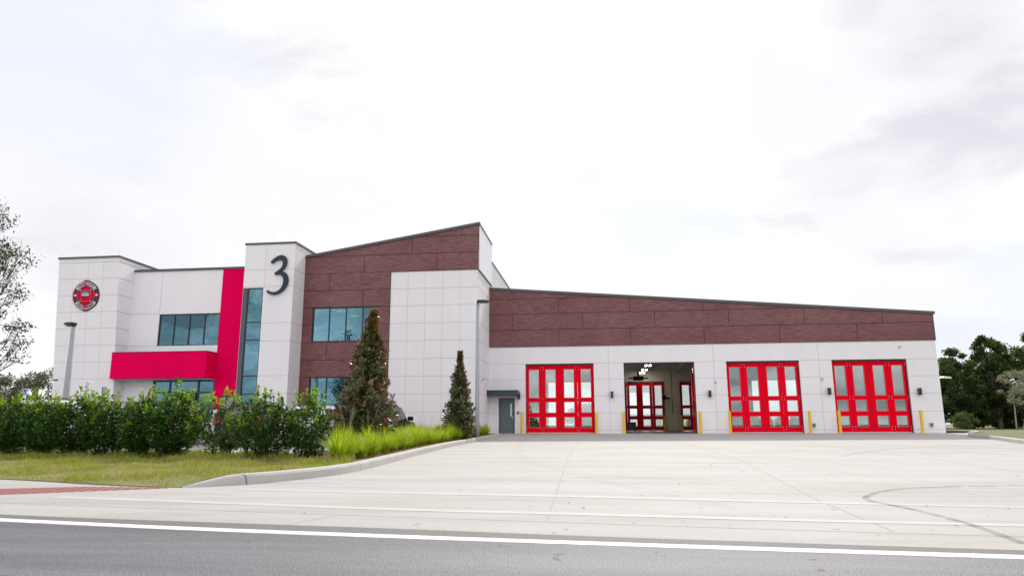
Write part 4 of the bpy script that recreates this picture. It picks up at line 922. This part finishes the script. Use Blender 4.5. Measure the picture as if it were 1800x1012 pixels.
# ------------------------------------------------------------------ cars
def car(label, loc, rz, paint, L_=4.8, Wd=1.94, H=1.72, kind='suv'):
    c = empty('parked_car', loc, rz); tag(c, label, 'car', 'cars parked in the lot')
    # x forward, z up ; stations: x, z bottom, z shoulder, z top, half width, half width at top
    h = H; hw = Wd/2
    st = [(-.5, .45, .78, .86, .80, .76), (-.485, .30, .86, .98, .93, .86), (-.455, .28, .93, 1.02, .98, .92), (-.43, .28, .94, h*.82, 1, .80), (-.39, .28, .95, h*.955, 1, .74), (-.30, .28, .95, h*.995, 1, .73), (-.12, .28, .95, h, 1, .73),
          (.03, .28, .95, h*.985, 1, .72), (.09, .28, .955, h*.93, 1, .72), (.20, .28, .96, 1.12, 1, .80), (.235, .28, .96, 1.04, 1, .86), (.33, .28, .94, 1.02, .995, .86), (.43, .28, .88, .96, .97, .84), (.475, .30, .76, .84, .90, .80), (.497, .42, .62, .70, .78, .72)]
    rings = []
    V = []; F = []
    for x, zb, zs, zt, w, wt in st:
        r_ = []
        pts = [(0, zb), (w*.86, zb), (w*.985, zb+.10), (w, (zb+zs)/2+.05), (w*.985, zs), (w*.96, zs+.02), ((wt+.03 if zt > zs+.3 else wt+.02), zt-.09 if zt > zs+.3 else zt-.02), (wt-.09, zt-.012), (0, zt+.015)]
        for y, z in pts: r_.append((x*L_, y*hw, z))
        for y, z in pts[-2:0:-1]: r_.append((x*L_, -y*hw, z))
        rings.append(len(V)); V += r_
    n = 16
    for i in range(len(st)-1):
        for k in range(n): k2 = (k+1) % n; F.append((rings[i]+k, rings[i]+k2, rings[i+1]+k2, rings[i+1]+k))
    F.append(tuple(rings[0]+k for k in range(n))); F.append(tuple(rings[-1]+k for k in reversed(range(n))))
    me = bpy.data.meshes.new('body'); me.from_pydata(V, [], F); me.materials.append(paint); me.polygons.foreach_set('use_smooth', [True]*len(F))
    bm = bmesh.new(); bm.from_mesh(me); bmesh.ops.recalc_face_normals(bm, faces=bm.faces[:]); bm.to_mesh(me); bm.free()
    body = bpy.data.objects.new('body', me); COL.objects.link(body); body.parent = c
    sd = body.modifiers.new('s', 'SUBSURF'); sd.levels = 1; sd.render_levels = 2
    def loc_build(mb, name, m, par=c, **k):
        o = MB.build(mb, name, m, None, **k); o.parent = par; return o
    zt = h*.97; zs = .99
    def side(s, x0, x1, xt0, xt1, name):   # side window quad offset just outside the greenhouse
        lo, hi = .955*hw+.0, .745*hw
        z1 = h*.90
        def y_at(z): return lo+(hi-lo)*(z-zs)/(h-.08-zs)
        p = [(x0*L_, zs+.03), (x1*L_, zs+.03), (xt1*L_, z1), (xt0*L_, z1)]
        mb = MB(); mb.prism(p, lambda a, b, cc: (a, s*(y_at(b)+cc), b), -.02, .012); loc_build(mb, name, CARG)
    for s in (1, -1):
        side(s, -.40, -.245, -.37, -.245, 'side_window'); side(s, -.225, -.065, -.225, -.065, 'side_window'); side(s, -.05, .155, -.05, .055, 'side_window')
        m = MB().box(.125*L_, .125*L_+.12, min(s*hw*.98, s*(hw+.22)), max(s*hw*.98, s*(hw+.22)), 1.0, 1.17); loc_build(m, 'mirror', paint if paint is not CARR else TRIM, bevel=.03)
        for x in (-.30, .32):
            w = MB(); w.tube([(x*L_, s*(hw-.24), .35), (x*L_, s*(hw+.008), .35)], .35, 20); wo = loc_build(w, 'wheel', DARK)
            w = MB(); w.tube([(x*L_, s*(hw-.05), .35), (x*L_, s*(hw+.018), .35)], .22, 14); loc_build(w, 'rim', RIM, wo)
            w = MB(); w.tube([(x*L_, s*(hw-.3), .37), (x*L_, s*(hw+.002), .37)], .42, 20); loc_build(w, 'wheel_arch', TRIM)
        m = MB().box(-.487*L_, -.44*L_, min(s*hw*.70, s*hw*.99), max(s*hw*.70, s*hw*.99), .84, 1.10); loc_build(m, 'tail_light', TAIL, bevel=.02)
        m = MB().box(.43*L_, .485*L_, min(s*hw*.55, s*hw*.92), max(s*hw*.55, s*hw*.92), .66, .80); loc_build(m, 'headlight', HEADL, bevel=.02)
    m = MB(); m.prism([(-.62*hw, 1.06), (.62*hw, 1.06), (.56*hw, h*.90), (-.56*hw, h*.90)], lambda a, b, cc: (-.452*L_+(b-1.06)*.16+cc, a, b), -.02, .03); loc_build(m, 'rear_window', CARG)
    m = MB(); m.prism([(-.70*hw, 1.14), (.70*hw, 1.14), (.60*hw, h*.92), (-.60*hw, h*.92)], lambda a, b, cc: (.197*L_-(b-1.14)*1.16+cc, a, b), -.02, .035); loc_build(m, 'windshield', CARG)
    m = MB().box(-.5*L_-.02, -.46*L_, -.7*hw, .7*hw, .34, .58); loc_build(m, 'bumper', TRIM, bevel=.03)
    m = MB().box(-.492*L_-.012, -.49*L_, -.26, .26, .62, .76); loc_build(m, 'number_plate', SIGNW)
    for s in (1, -1):
        m = MB().tube([(-.34*L_, s*.62*hw, h+.0), (-.3*L_, s*.62*hw, h+.045), (-.02*L_, s*.62*hw, h+.045), (.02*L_, s*.62*hw, h-.0)], .016, 6); loc_build(m, 'roof_rail', TRIM)
    return c
def cg(x, y): return (x, y, gz(y))
car('black suv parked behind the larger magnolia, nose to the building', cg(-6.12, -14.8), R(90), CARK, H=1.72)
car('white suv with a red tail light parked just left of the larger magnolia', cg(-8.45, -14.9), R(86), CARW, H=1.62)
car('black suv behind the hedge in front of the brown wall, only its roof showing', cg(-11.2, -15.0), R(90), CARK, H=1.70)
car('white car mostly hidden behind the hedge in front of the entrance', cg(-15.1, -14.6), R(90), CARW, H=1.66)
car('white suv parked side-on behind the hedge below the leaning tower', cg(-17.9, -19.6), R(187), CARW, H=1.80)
car('dull red car behind the hedge at the far left', cg(-21.9, -19.2), R(185), CARR, H=1.66)

# ------------------------------------------------------------------ foliage
def nrm(v): return v/np.maximum(np.linalg.norm(v, axis=-1, keepdims=True), 1e-9)
def leaves(name, pos, ax, up, Ln, Wd, mats, mi=None, parent=None, droop=0.0):
    n = len(pos); ax = nrm(ax); side = nrm(np.cross(ax, up)); up2 = np.cross(side, ax)
    Ln = np.broadcast_to(Ln, (n,))[:, None]; Wd = np.broadcast_to(Wd, (n,))[:, None]
    mid = pos+ax*Ln*.48
    v = np.stack([pos, mid+side*Wd/2+up2*Wd*.16, pos+ax*Ln-up2*Ln*droop, mid-side*Wd/2+up2*Wd*.16], 1).reshape(-1, 3)
    idx = np.arange(n)[:, None]*4
    tri = np.concatenate([idx+np.array([[0, 1, 2]]), idx+np.array([[0, 2, 3]])], 1).reshape(-1)
    me = bpy.data.meshes.new(name); nf = 2*n
    me.vertices.add(4*n); me.vertices.foreach_set('co', v.astype(np.float32).ravel())
    me.loops.add(3*nf); me.loops.foreach_set('vertex_index', tri.astype(np.int32))
    me.polygons.add(nf); me.polygons.foreach_set('loop_start', np.arange(0, 3*nf, 3, dtype=np.int32)); me.polygons.foreach_set('loop_total', np.full(nf, 3, np.int32))
    for m in mats: me.materials.append(m)
    if mi is not None: me.polygons.foreach_set('material_index', np.repeat(mi, 2).astype(np.int32))
    me.update(calc_edges=True); me.validate()
    o = bpy.data.objects.new(name, me); COL.objects.link(o)
    if parent: o.parent = parent
    return o
def rdir(n):
    v = rng.normal(size=(n, 3)); return nrm(v)
def local_tubes(name, tubes, m, parent, seg=5):
    mb = MB()
    for pts, rad in tubes: mb.tube(pts, rad, seg)
    me = bpy.data.meshes.new(name); me.from_pydata(mb.v, [], mb.f); me.materials.append(m)
    me.polygons.foreach_set('use_smooth', [True]*len(me.polygons))
    o = bpy.data.objects.new(name, me); COL.objects.link(o); o.parent = parent; return o

def shrub(kind):
    s = empty('hedge_shrub', (0, 0, 0))
    Hh = 1.30 if kind != 'sparse' else 1.22; rx = .74 if kind != 'sparse' else .70; ry = .50
    tubes = []; P = []; A = []; U = []; M = []; LL = []
    nst = 11 if kind != 'sparse' else 14
    stems = []
    for i in range(nst):
        a = rng.uniform(0, 2*math.pi); q = rng.uniform(.1, .9); b = np.array([rng.normal(0, .09), rng.normal(0, .07), 0])
        e = np.array([math.cos(a)*rx*q, math.sin(a)*ry*q, Hh*rng.uniform(.6, .95)]); mid = b*.4+e*.5*np.array([.75, .75, 1])+rng.normal(0, .03, 3)
        tubes.append(([tuple(b), tuple(mid), tuple(e)], [.014, .009, .004])); stems.append((b, mid, e))
    nsh = {'dense': 190, 'loose': 185, 'sparse': 150}[kind]
    for i in range(nsh):
        # shoot end on or inside an uneven ovoid
        d = rdir(1)[0]; r_ = rng.uniform(.45, 1)**.5
        cz = Hh*.56; hzv = Hh*.50
        e = np.array([d[0]*rx*r_, d[1]*ry*r_, cz+d[2]*hzv*r_])
        wob = 1+.16*math.sin(3*e[0]/rx+i*.01)+.08*math.sin(7*e[0]/rx)
        if e[2] > cz: e[2] = cz+(e[2]-cz)*wob
        if kind == 'sparse' and e[2] < .45: e[:2] *= .55
        if e[2] < .16: continue
        top = e[2] > Hh*.80 and rng.random() < .75
        if top: e[2] += rng.uniform(.0, .26)
        up = np.array([d[0]*.35, d[1]*.35, 1.0 if e[2] > .5 else .6]); up = up/np.linalg.norm(up)
        ln = rng.uniform(.16, .34); b = e-up*ln
        tubes.append(([tuple(b), tuple(e)], [.005, .002]))
        nl = 22 if kind != 'sparse' else 19
        t = rng.uniform(0, 1, nl)**.8; pp = b+np.outer(t, up*ln)
        ang = rng.uniform(0, 2*math.pi, nl); out_ = np.stack([np.cos(ang), np.sin(ang), np.zeros(nl)], 1)
        lift = np.where(t > .75, rng.uniform(.7, 1.7, nl), rng.uniform(-.25, .7, nl))[:, None]
        ax = nrm(out_+lift*up)
        P.append(pp); A.append(ax); U.append(nrm(up-.3*out_+rng.normal(0, .25, (nl, 3))))
        yv = rng.random() < (.85 if top else (.18 if e[2] > Hh*.55 else .0)) or (kind == 'sparse' and rng.random() < .40)
        M.append(np.where((t > .35) & yv, 1, 0)); LL.append(rng.uniform(.06, .10, nl))
    # inner fill, older leaves
    nf = {'dense': 3000, 'loose': 1100, 'sparse': 800}[kind]
    d = rdir(nf); r_ = rng.uniform(.2, .93, nf)**.5
    pf = np.stack([d[:, 0]*rx*r_, d[:, 1]*ry*r_, Hh*.55+d[:, 2]*Hh*.46*r_], 1); pf = pf[pf[:, 2] > .12]; nf = len(pf)
    P.append(pf); A.append(nrm(rdir(nf)+np.array([0, 0, .3]))); U.append(nrm(rdir(nf)*.7+np.array([0, 0, 1]))); M.append(np.zeros(nf, int)); LL.append(rng.uniform(.06, .095, nf))
    P = np.concatenate(P); A = np.concatenate(A); U = np.concatenate(U); M = np.concatenate(M); LL = np.concatenate(LL)
    leaves('foliage', P, A, U, LL, LL*.5, [LHEDGE, LYOUNG], M, s)
    local_tubes('stems', tubes, STEM, s, 4)
    return s
protos = [shrub('dense'), shrub('dense'), shrub('dense'), shrub('sparse'), shrub('loose'), shrub('loose')]
HX = [(-12.85, -26.15, 0, 1.0, 'dense green hedge shrub at the far left end of the row'), (-11.7, -26.4, 1, 1.02, 'dense hedge shrub in front of the white side-on suv windshield'), (-10.55, -26.6, 2, 1.04, 'dense hedge shrub below the light pole before the leaning tower'),
      (-9.45, -26.8, 0, 1.0, 'dense hedge shrub below the accessible parking sign on the tower'), (-8.4, -27.0, 1, 1.03, 'dense hedge shrub below the left end of the red canopy'), (-7.45, -27.25, 2, 1.08, 'tallest dense hedge shrub, in front of the entrance doors'),
      (-6.05, -27.45, 3, 1.08, 'thin yellow-green hedge shrub with bare stems, below the red wall strip'), (-4.75, -27.75, 4, .98, 'rounded green hedge shrub in front of the white number tower'), (-3.72, -27.85, 5, .98, 'rightmost hedge shrub, next to the lime grass tufts'),
      (-14.0, -25.9, 2, 1.0, 'hedge shrub cut by the left picture edge')]
used = set()
for i, (x, y, k, s, l) in enumerate(HX):
    o = protos[k] if k not in used else copy_tree(protos[k]); used.add(k)
    o.location = (x, y, gz(y)+.11); o.rotation_euler = (0, 0, (0, 2.6, .9, 3.6, 5.1, 1.7, 0, 4.2, 2.2, 1.1)[i]); sc = s*1.10; o.scale = (sc*1.06, sc, sc*.98)
    if k == 3: o.rotation_euler = (0, 0, .4)
    tag(o, l, 'shrub', 'shrubs of the roadside hedge')

def magnolia(label, loc, Hh, rad, nwh, redtop, seed):
    global rng
    rng = np.random.default_rng(seed)
    t = empty('magnolia_tree', loc); tag(t, label, 'tree', 'young magnolias in the planting bed')
    tubes = [([(0, 0, -.2), (.09 if Hh > 4.2 else .02, 0, Hh*.4), (.20 if Hh > 4.2 else .02, .01, Hh*.75), (.29 if Hh > 4.2 else .04, 0, Hh*.97)], [.05, .04, .022, .006])]
    P = []; A = []; U = []; M = []; LL = []
    def prof(h):
        return float(np.interp(h, [0, .1, .22, .35, .46, .61, .72, .80, .90, 1], [.70, .98, 1.10, .96, .80, .58, .40, .19, .09, .03]))
    for i in range(nwh):
        h = rng.uniform(.03, 1)**1.12; a = rng.uniform(0, 2*math.pi)
        lump = 1+.22*math.sin(2*a+9*h)+.14*math.sin(5*a+17*h+1)
        r_ = rad*prof(h)*lump*(rng.uniform(.2, 1)**.5)*math.exp(rng.normal(0, .09))
        e = np.array([math.cos(a)*r_+(.30 if Hh > 4.2 else .04)*h, math.sin(a)*r_, Hh*h*.97+.05])
        outw = np.array([math.cos(a), math.sin(a), 0]); up = nrm(outw*.55*(1-h*.6)+np.array([0, 0, .9])+rng.normal(0, .15, 3))
        b = e-up*.16
        if i % 2 == 0: tubes.append(([(0, 0, max(.1, e[2]-.25-.3*r_)), tuple((b*.6+np.array([0, 0, e[2]-.1])*.4)*np.array([1, 1, 1])), tuple(e)], [.014, .009, .004]))
        nl = rng.integers(11, 16); tt = rng.uniform(0, 1, nl)
        ang = rng.uniform(0, 2*math.pi, nl); s1 = nrm(np.cross(up, [.3, .9, .1])); s2 = np.cross(up, s1)
        o_ = np.outer(np.cos(ang), s1)+np.outer(np.sin(ang), s2)
        ax = nrm(o_*1.0+up*rng.uniform(.1, 1.5, (nl, 1)))
        P.append(b+np.outer(tt*.2, up)); A.append(ax); U.append(nrm(outw*1.0+np.array([0, 0, .45])+.25*o_+rng.normal(0, .30, (nl, 3))))
        red = (h > redtop) or (redtop < .9 and r_ > .55*rad*prof(h) and rng.random() < (.10 if h < .35 else .26))
        M.append(np.full(nl, 1 if red else 0)*(rng.random(nl) < .7)); LL.append(rng.uniform(.13, .20, nl))
    nf = 2200; hf = rng.uniform(.02, .72, nf)**1.15; af = rng.uniform(0, 2*math.pi, nf); rf = rad*np.array([prof(q) for q in hf])*rng.uniform(.1, .82, nf)
    of = np.stack([np.cos(af), np.sin(af), np.zeros(nf)], 1)
    P.append(of*rf[:, None]+np.stack([(.30 if Hh > 4.2 else .04)*hf, 0*hf, Hh*hf*.97], 1)); A.append(nrm(of+np.array([0, 0, .5])+rng.normal(0, .5, (nf, 3)))); U.append(nrm(of+np.array([0, 0, .5])+rng.normal(0, .3, (nf, 3)))); M.append(np.zeros(nf, int)); LL.append(rng.uniform(.12, .18, nf))
    P = np.concatenate(P); A = np.concatenate(A); U = np.concatenate(U); M = np.concatenate(M); LL = np.concatenate(LL)
    leaves('crown', P, A, U, LL, LL*.40, [LMAG, LMAGN], M, t); local_tubes('trunk', tubes, BARK, t, 5)
    return t
magnolia('larger magnolia with rust-coloured leaf undersides and a thin leaning tip', (-4.33, -22.5, gz(-22.5)+.13), 4.34, .93, 560, .88, 11)
magnolia('smaller dark magnolia with a reddish tip in front of the white corner', (-3.5, -11.5, gz(-11.5)+.13), 4.05, .68, 360, .95, 12)

# lime grass tufts
def tuft(seed):
    global rng
    rng = np.random.default_rng(seed); n = 300
    t = empty('grass_tuft', (0, 0, 0))
    a = rng.uniform(0, 2*math.pi, n); lean_ = rng.uniform(.05, 1.15, n)**.8; Hh = rng.uniform(.35, .92, n)
    o_ = np.stack([np.cos(a), np.sin(a), np.zeros(n)], 1); b = o_*rng.uniform(0, .10, (n, 1))
    side = np.stack([-np.sin(a), np.cos(a), np.zeros(n)], 1)
    V = []; F = []
    K = 4; w = rng.uniform(.007, .014, n)
    for k in range(K+1):
        s = k/K
        hor = (lean_*.55*(s**1.6))[:, None]; ver = (Hh*(s-.38*lean_*s**2.6))[:, None]
        p = b+o_*hor+np.array([0, 0, 1])*ver; ww = (w*(1-s*.92))[:, None]
        V.append(p-side*ww); V.append(p+side*ww)
    V = np.stack(V, 1)           # n, 2(K+1), 3
    m = 2*(K+1); idx = np.arange(n)[:, None]*m
    F = np.concatenate([idx+np.array([[2*k, 2*k+1, 2*k+3, 2*k+2]]) for k in range(K)], 1).reshape(-1, 4)
    me = bpy.data.meshes.new('blades'); me.from_pydata(V.reshape(-1, 3).tolist(), [], F.tolist()); me.materials.append(BLADE)
    o = bpy.data.objects.new('blades', me); COL.objects.link(o); o.parent = t
    tub = []
    for i in range(3 if seed == 22 else 0):
        q = rng.uniform(0, 6.28); tub.append(([(0, 0, .2), (.08*math.cos(q), .08*math.sin(q), .7), (.25*math.cos(q), .25*math.sin(q), rng.uniform(.95, 1.25))], [.003, .002, .003]))
    if tub: local_tubes('seed_stalk', tub, PLUME, t, 3)
    return t
tp = [tuft(i) for i in range(21, 25)]
rng = np.random.default_rng(5)
rows_ = []
y = -28.7
while y < -4.6:
    xc = float(np.interp(y, [p[1] for p in curb_s[:-8]], [p[0] for p in curb_s[:-8]]))
    rows_.append((xc-.62+rng.normal(0, .06), y, 0)); 
    if y > -27.6: rows_.append((xc-1.35+rng.normal(0, .1), y+.35, 1))
    if y > -20.6: rows_.append((xc-2.05+rng.normal(0, .1), y+.1, 2))
    y += .78
for i, (x, y, r_) in enumerate(rows_):
    if math.hypot(x+4.33, y+22.5) < .3 or math.hypot(x+3.09, y+8.9) < .25: continue
    o = tp[i] if i < 4 else copy_tree(tp[i % 4])
    o.location = (x, y, gz(y)+.13); o.rotation_euler = (0, 0, rng.uniform(0, 6.28)); s = rng.uniform(.72, 1.12); o.scale = (s, s, s*rng.uniform(.85, 1.12))
    where = 'beside the curb' if r_ == 0 else ('second row from the curb' if r_ == 1 else 'back row of the bed')
    zone = 'near the hedge' if y < -24 else ('by the larger magnolia' if y < -20 else ('between the two magnolias' if y < -13 else ('by the smaller magnolia' if y < -9 else 'near the building corner')))
    tag(o, f'lime grass tuft, {where}, {zone}', 'ornamental grass', f'lime grass tufts {where} {zone}')

# lawn blades
def lawn_grass():
    poly = np.array(LAWNP); n = 120000
    x = rng.uniform(-17, -2, n); y = rng.uniform(-33.2, -24.5, n)
    inside = np.zeros(n, bool); j = len(poly)-1
    for i in range(len(poly)):
        xi, yi = poly[i]; xj, yj = poly[j]
        c = ((yi > y) != (yj > y)) & (x < (xj-xi)*(y-yi)/(yj-yi+1e-12)+xi); inside ^= c; j = i
    x, y = x[inside], y[inside]
    pat = np.sin(2.1*x+1.3*np.sin(1.7*y))+np.sin(3.3*y-.9*x+2)+.8*np.sin(5.1*x+4.3*y)+.6*np.sin(9*x-7*y+1)
    keep = rng.random(len(x)) < np.clip(.72+.22*pat, .22, 1); x, y, pat = x[keep], y[keep], pat[keep]; n = len(x)
    d = np.min(np.hypot(x[:, None]-curb_arr[None, ::2, 0], y[:, None]-curb_arr[None, ::2, 1]), 1); keep = d > .16; x, y, d, pat = x[keep], y[keep], d[keep], pat[keep]; n = len(x)
    z = np.array([gz(b)+lawn_off(a, b) for a, b in zip(x, y)])
    dl = y-np.interp(x, lawn_arr[:, 0], lawn_arr[:, 1])
    Hh = rng.uniform(.03, .10, n)*np.clip(1+.25*pat, .5, 1.7)*(1+.9*np.clip((dl-2.8)/1.5, 0, 1))
    pos = np.stack([x, y, z-.005], 1); ax = nrm(rdir(n)*np.array([1, 1, .25])*.8+np.array([0, 0, .75]))
    o = leaves('grass', pos, ax, nrm(rdir(n)), Hh*1.2, rng.uniform(.007, .013, n), [TURF]); tag(o, 'patchy yellow-green turf of the roadside lawn', 'grass', kind='stuff')
lawn_grass()

# ------------------------------------------------------------------ trees
def tree(name, label, loc, Hh, rad, trunk_h, nclump, per, leaf, lm, seed, group=None, bark=BARK, flat=.75, csize=.55, crown_c=None, sparse=False, trad=None):
    global rng
    rng = np.random.default_rng(seed)
    t = empty(name, loc); tag(t, label, 'tree', group)
    tr = trad or Hh*.022
    cz0 = trunk_h; cz1 = Hh
    lean_ = rng.normal(0, .03*Hh, 2)
    top = np.array([lean_[0], lean_[1], Hh*.72]); fork = np.array([lean_[0]*.4, lean_[1]*.4, trunk_h])
    tubes = [([(0, 0, -.2), tuple(fork*np.array([.5, .5, .5])), tuple(fork), tuple(top)], [tr*1.25, tr, tr*.85, tr*.25])]
    P = []; A = []; U = []; LL = []
    for i in range(nclump):
        d = rdir(1)[0]; r_ = rng.uniform(.25, 1)**.5
        hmid = (cz0+cz1)/2; hh = (cz1-cz0)/2
        c = np.array([d[0]*rad*r_, d[1]*rad*r_, hmid+d[2]*hh*r_])
        tap = 1-.35*max(0, (c[2]-hmid)/hh)-.25*max(0, (hmid-c[2])/hh); c[:2] *= (1 if sparse else tap); c[:2] += lean_*.6
        k = rng.uniform(.1, .9); st = fork*(1-k)+top*k
        if st[2] > c[2]: st = fork*(1-k*.3)+top*k*.3
        mid = st*.5+c*.5+np.array([0, 0, -.1*rad])+rng.normal(0, .08*rad, 3)
        tubes.append(([tuple(st), tuple(mid), tuple(c)], [tr*.38, tr*.22, tr*.07]))
        cs = csize*rng.uniform(.6, 1.35)*rad*.45; n = int(per*rng.uniform(.6, 1.4))
        q = rdir(n)*(rng.uniform(0, 1, (n, 1))**.42)*np.array([cs*1.15, cs*1.15, cs*flat])
        if sparse:
            for _ in range(5):
                w = rdir(1)[0]*cs*1.2+c; tubes.append(([tuple(c*.6+mid*.4), tuple((c+w)/2+rng.normal(0, .05, 3)), tuple(w)], [tr*.09, tr*.06, tr*.03]))
        P.append(c+q); A.append(nrm(rdir(n)+np.array([0, 0, -.15]))); U.append(nrm(rdir(n)*.8+nrm(q+1e-6)*.5+np.array([0, 0, .5]))); LL.append(rng.uniform(.7, 1.3, n)*leaf)
    P = np.concatenate(P); A = np.concatenate(A); U = np.concatenate(U); LL = np.concatenate(LL)
    leaves('crown', P, A, U, LL, LL*.55, [lm], None, t); local_tubes('trunk', tubes, bark, t, 6)
    return t
GR = 'dark trees beyond the right end of the station'
OK_ = dict(csize=.44)
tree('oak_tree', 'dark oak just beyond the right corner of the station', (30.2, 14, .1), 6.0, 1.9, .7, 50, 260, .19, LOAK, 31, GR, **OK_)
tree('oak_tree', 'tallest dark oak of the group at the right edge', (33.1, 14.5, .1), 8.1, 1.75, 1.0, 56, 260, .19, LOAK, 32, GR, **OK_)
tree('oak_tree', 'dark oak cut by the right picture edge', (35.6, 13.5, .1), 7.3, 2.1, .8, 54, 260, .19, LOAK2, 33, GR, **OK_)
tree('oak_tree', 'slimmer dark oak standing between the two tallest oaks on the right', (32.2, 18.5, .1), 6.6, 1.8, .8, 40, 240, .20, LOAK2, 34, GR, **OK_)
tree('oak_tree', 'dark oak behind the others, seen through the right-hand group', (36.8, 20, .1), 7.4, 2.4, .8, 44, 240, .21, LOAK, 35, GR, **OK_)
tree('oak_tree', 'low dark oak filling the gap at the foot of the right-hand group', (34.5, 23, .1), 5.0, 3.2, .3, 50, 240, .22, LOAK, 36, GR, **OK_)
tree('oak_tree', 'low dark oak behind the light bush on the right', (30.5, 21, .1), 4.4, 2.6, .3, 44, 240, .22, LOAK, 39, GR, **OK_)
for k, (x, y, h_, r_) in enumerate(((28.6, 17, 3.0, 1.6), (27.8, 22, 2.4, 1.6), (36.2, 12.5, 2.0, 1.6), (31.6, 15.5, 2.2, 1.6), (34.4, 15.5, 2.6, 1.9), (37.5, 16, 3.2, 2.2), (42, 22, 7.5, 3.0), (39, 26, 4.2, 3.4), (33, 27, 3.8, 3.2))):
    tree('oak_tree' if h_ > 5 else 'understory_shrub', ('dark leafy undergrowth at the foot of the right-hand oaks' if h_ < 5 else 'farthest dark oak beyond the right picture edge'), (x, y, .05), h_, r_, .15, 34, 260, .19, LOAK, 60+k, GR if h_ > 5 else 'undergrowth below the right-hand oaks', trad=.05)
tree('young_tree', 'slim pale sage-leaved young tree near the right picture edge', (28.55, 4.0, .1), 4.1, .85, 1.4, 20, 90, .10, LPALE, 37, bark=PBARK, trad=.045)
tree('young_tree', 'pale thin young tree farther right, partly out of frame', (29.9, 4.6, .1), 3.7, .9, 1.3, 20, 100, .10, LPALE, 40, bark=PBARK, trad=.04)
tree('round_bush', 'light green rounded bush under the dark trees on the right', (29.3, 12.0, .0), 1.45, .95, .1, 26, 170, .09, LBUSH, 38, trad=.02)
tree('street_tree', 'sparse tree with thin twigs against the sky at the left edge', (-17.95, -23.2, gz(-23)), 9.3, 2.1, .3, 130, 62, .105, LDULL, 41, sparse=True, flat=.6, csize=.5, trad=.08)
GL = 'olive trees behind the parking lot on the left'
tree('olive_tree', 'olive green tree beyond the parking lot, against the tower edge', (-40.2, 6, 0), 5.0, 2.6, .8, 44, 240, .17, LOAKL, 42, GL)
tree('olive_tree', 'olive green tree beyond the parking lot at the left picture edge', (-44.0, 5, 0), 5.6, 2.6, .8, 44, 240, .17, LOAKL, 43, GL)
GBK = 'trees behind the station seen through the bays'
tree('oak_tree', 'rounded tree behind the station seen through the third bay', (17.5, 44, 0), 5.4, 3.4, .8, 34, 200, .28, LOAK, 44, GBK)
tree('oak_tree', 'low tree behind the station seen through the leftmost bay', (1.0, 52, 0), 3.2, 3.2, .4, 26, 200, .28, LOAKL, 45, GBK)
# rear yard: paving, fence, parked car
sheet('rear_yard', [(-12, YG+.3), (30, YG+.3), (30, 36), (-12, 36)], -.01, CONC2)
fn = empty('rear_fence', (5, 34, 0)); tag(fn, 'black metal picket fence behind the station seen through the bays', 'fence')
q = MB()
for x in np.arange(-10, 28, .13): q.box(x, x+.025, 34, 34.025, .05, 1.7)
q.build('pickets', FENCEM, fn); MB().box(-10, 28, 33.98, 34.04, 1.5, 1.55).box(-10, 28, 33.98, 34.04, .2, .25).build('rail', FENCEM, fn)
car('dark suv parked behind the station, seen through the leftmost bay', (1.6, 29, 0), R(90), CARK, H=1.7)

n = 110; x = rng.uniform(-2, 16, n); y = rng.uniform(-36.5, -9, n)
pos = np.stack([x, y, np.array([gz(b) for b in y])+.012], 1); ax = rdir(n)*np.array([1, 1, .1])
o = leaves('leaf_litter', pos, ax, np.tile([0.05, 0, 1.], (n, 1)), rng.uniform(.02, .07, n), rng.uniform(.015, .04, n), [BARK]); tag(o, 'scattered dry leaves and specks on the concrete driveway', 'litter', kind='stuff')

for i, x in enumerate(np.arange(12.5, 27, 1.25)):
    o = copy_tree(protos[i % 3]); o.location = (x, 31.5, 0); o.rotation_euler = (0, 0, i*1.3); o.scale = (1, 1, 1.0); tag(o, 'dark hedge shrub behind the station, seen through the third bay door', 'shrub', 'hedge behind the station')
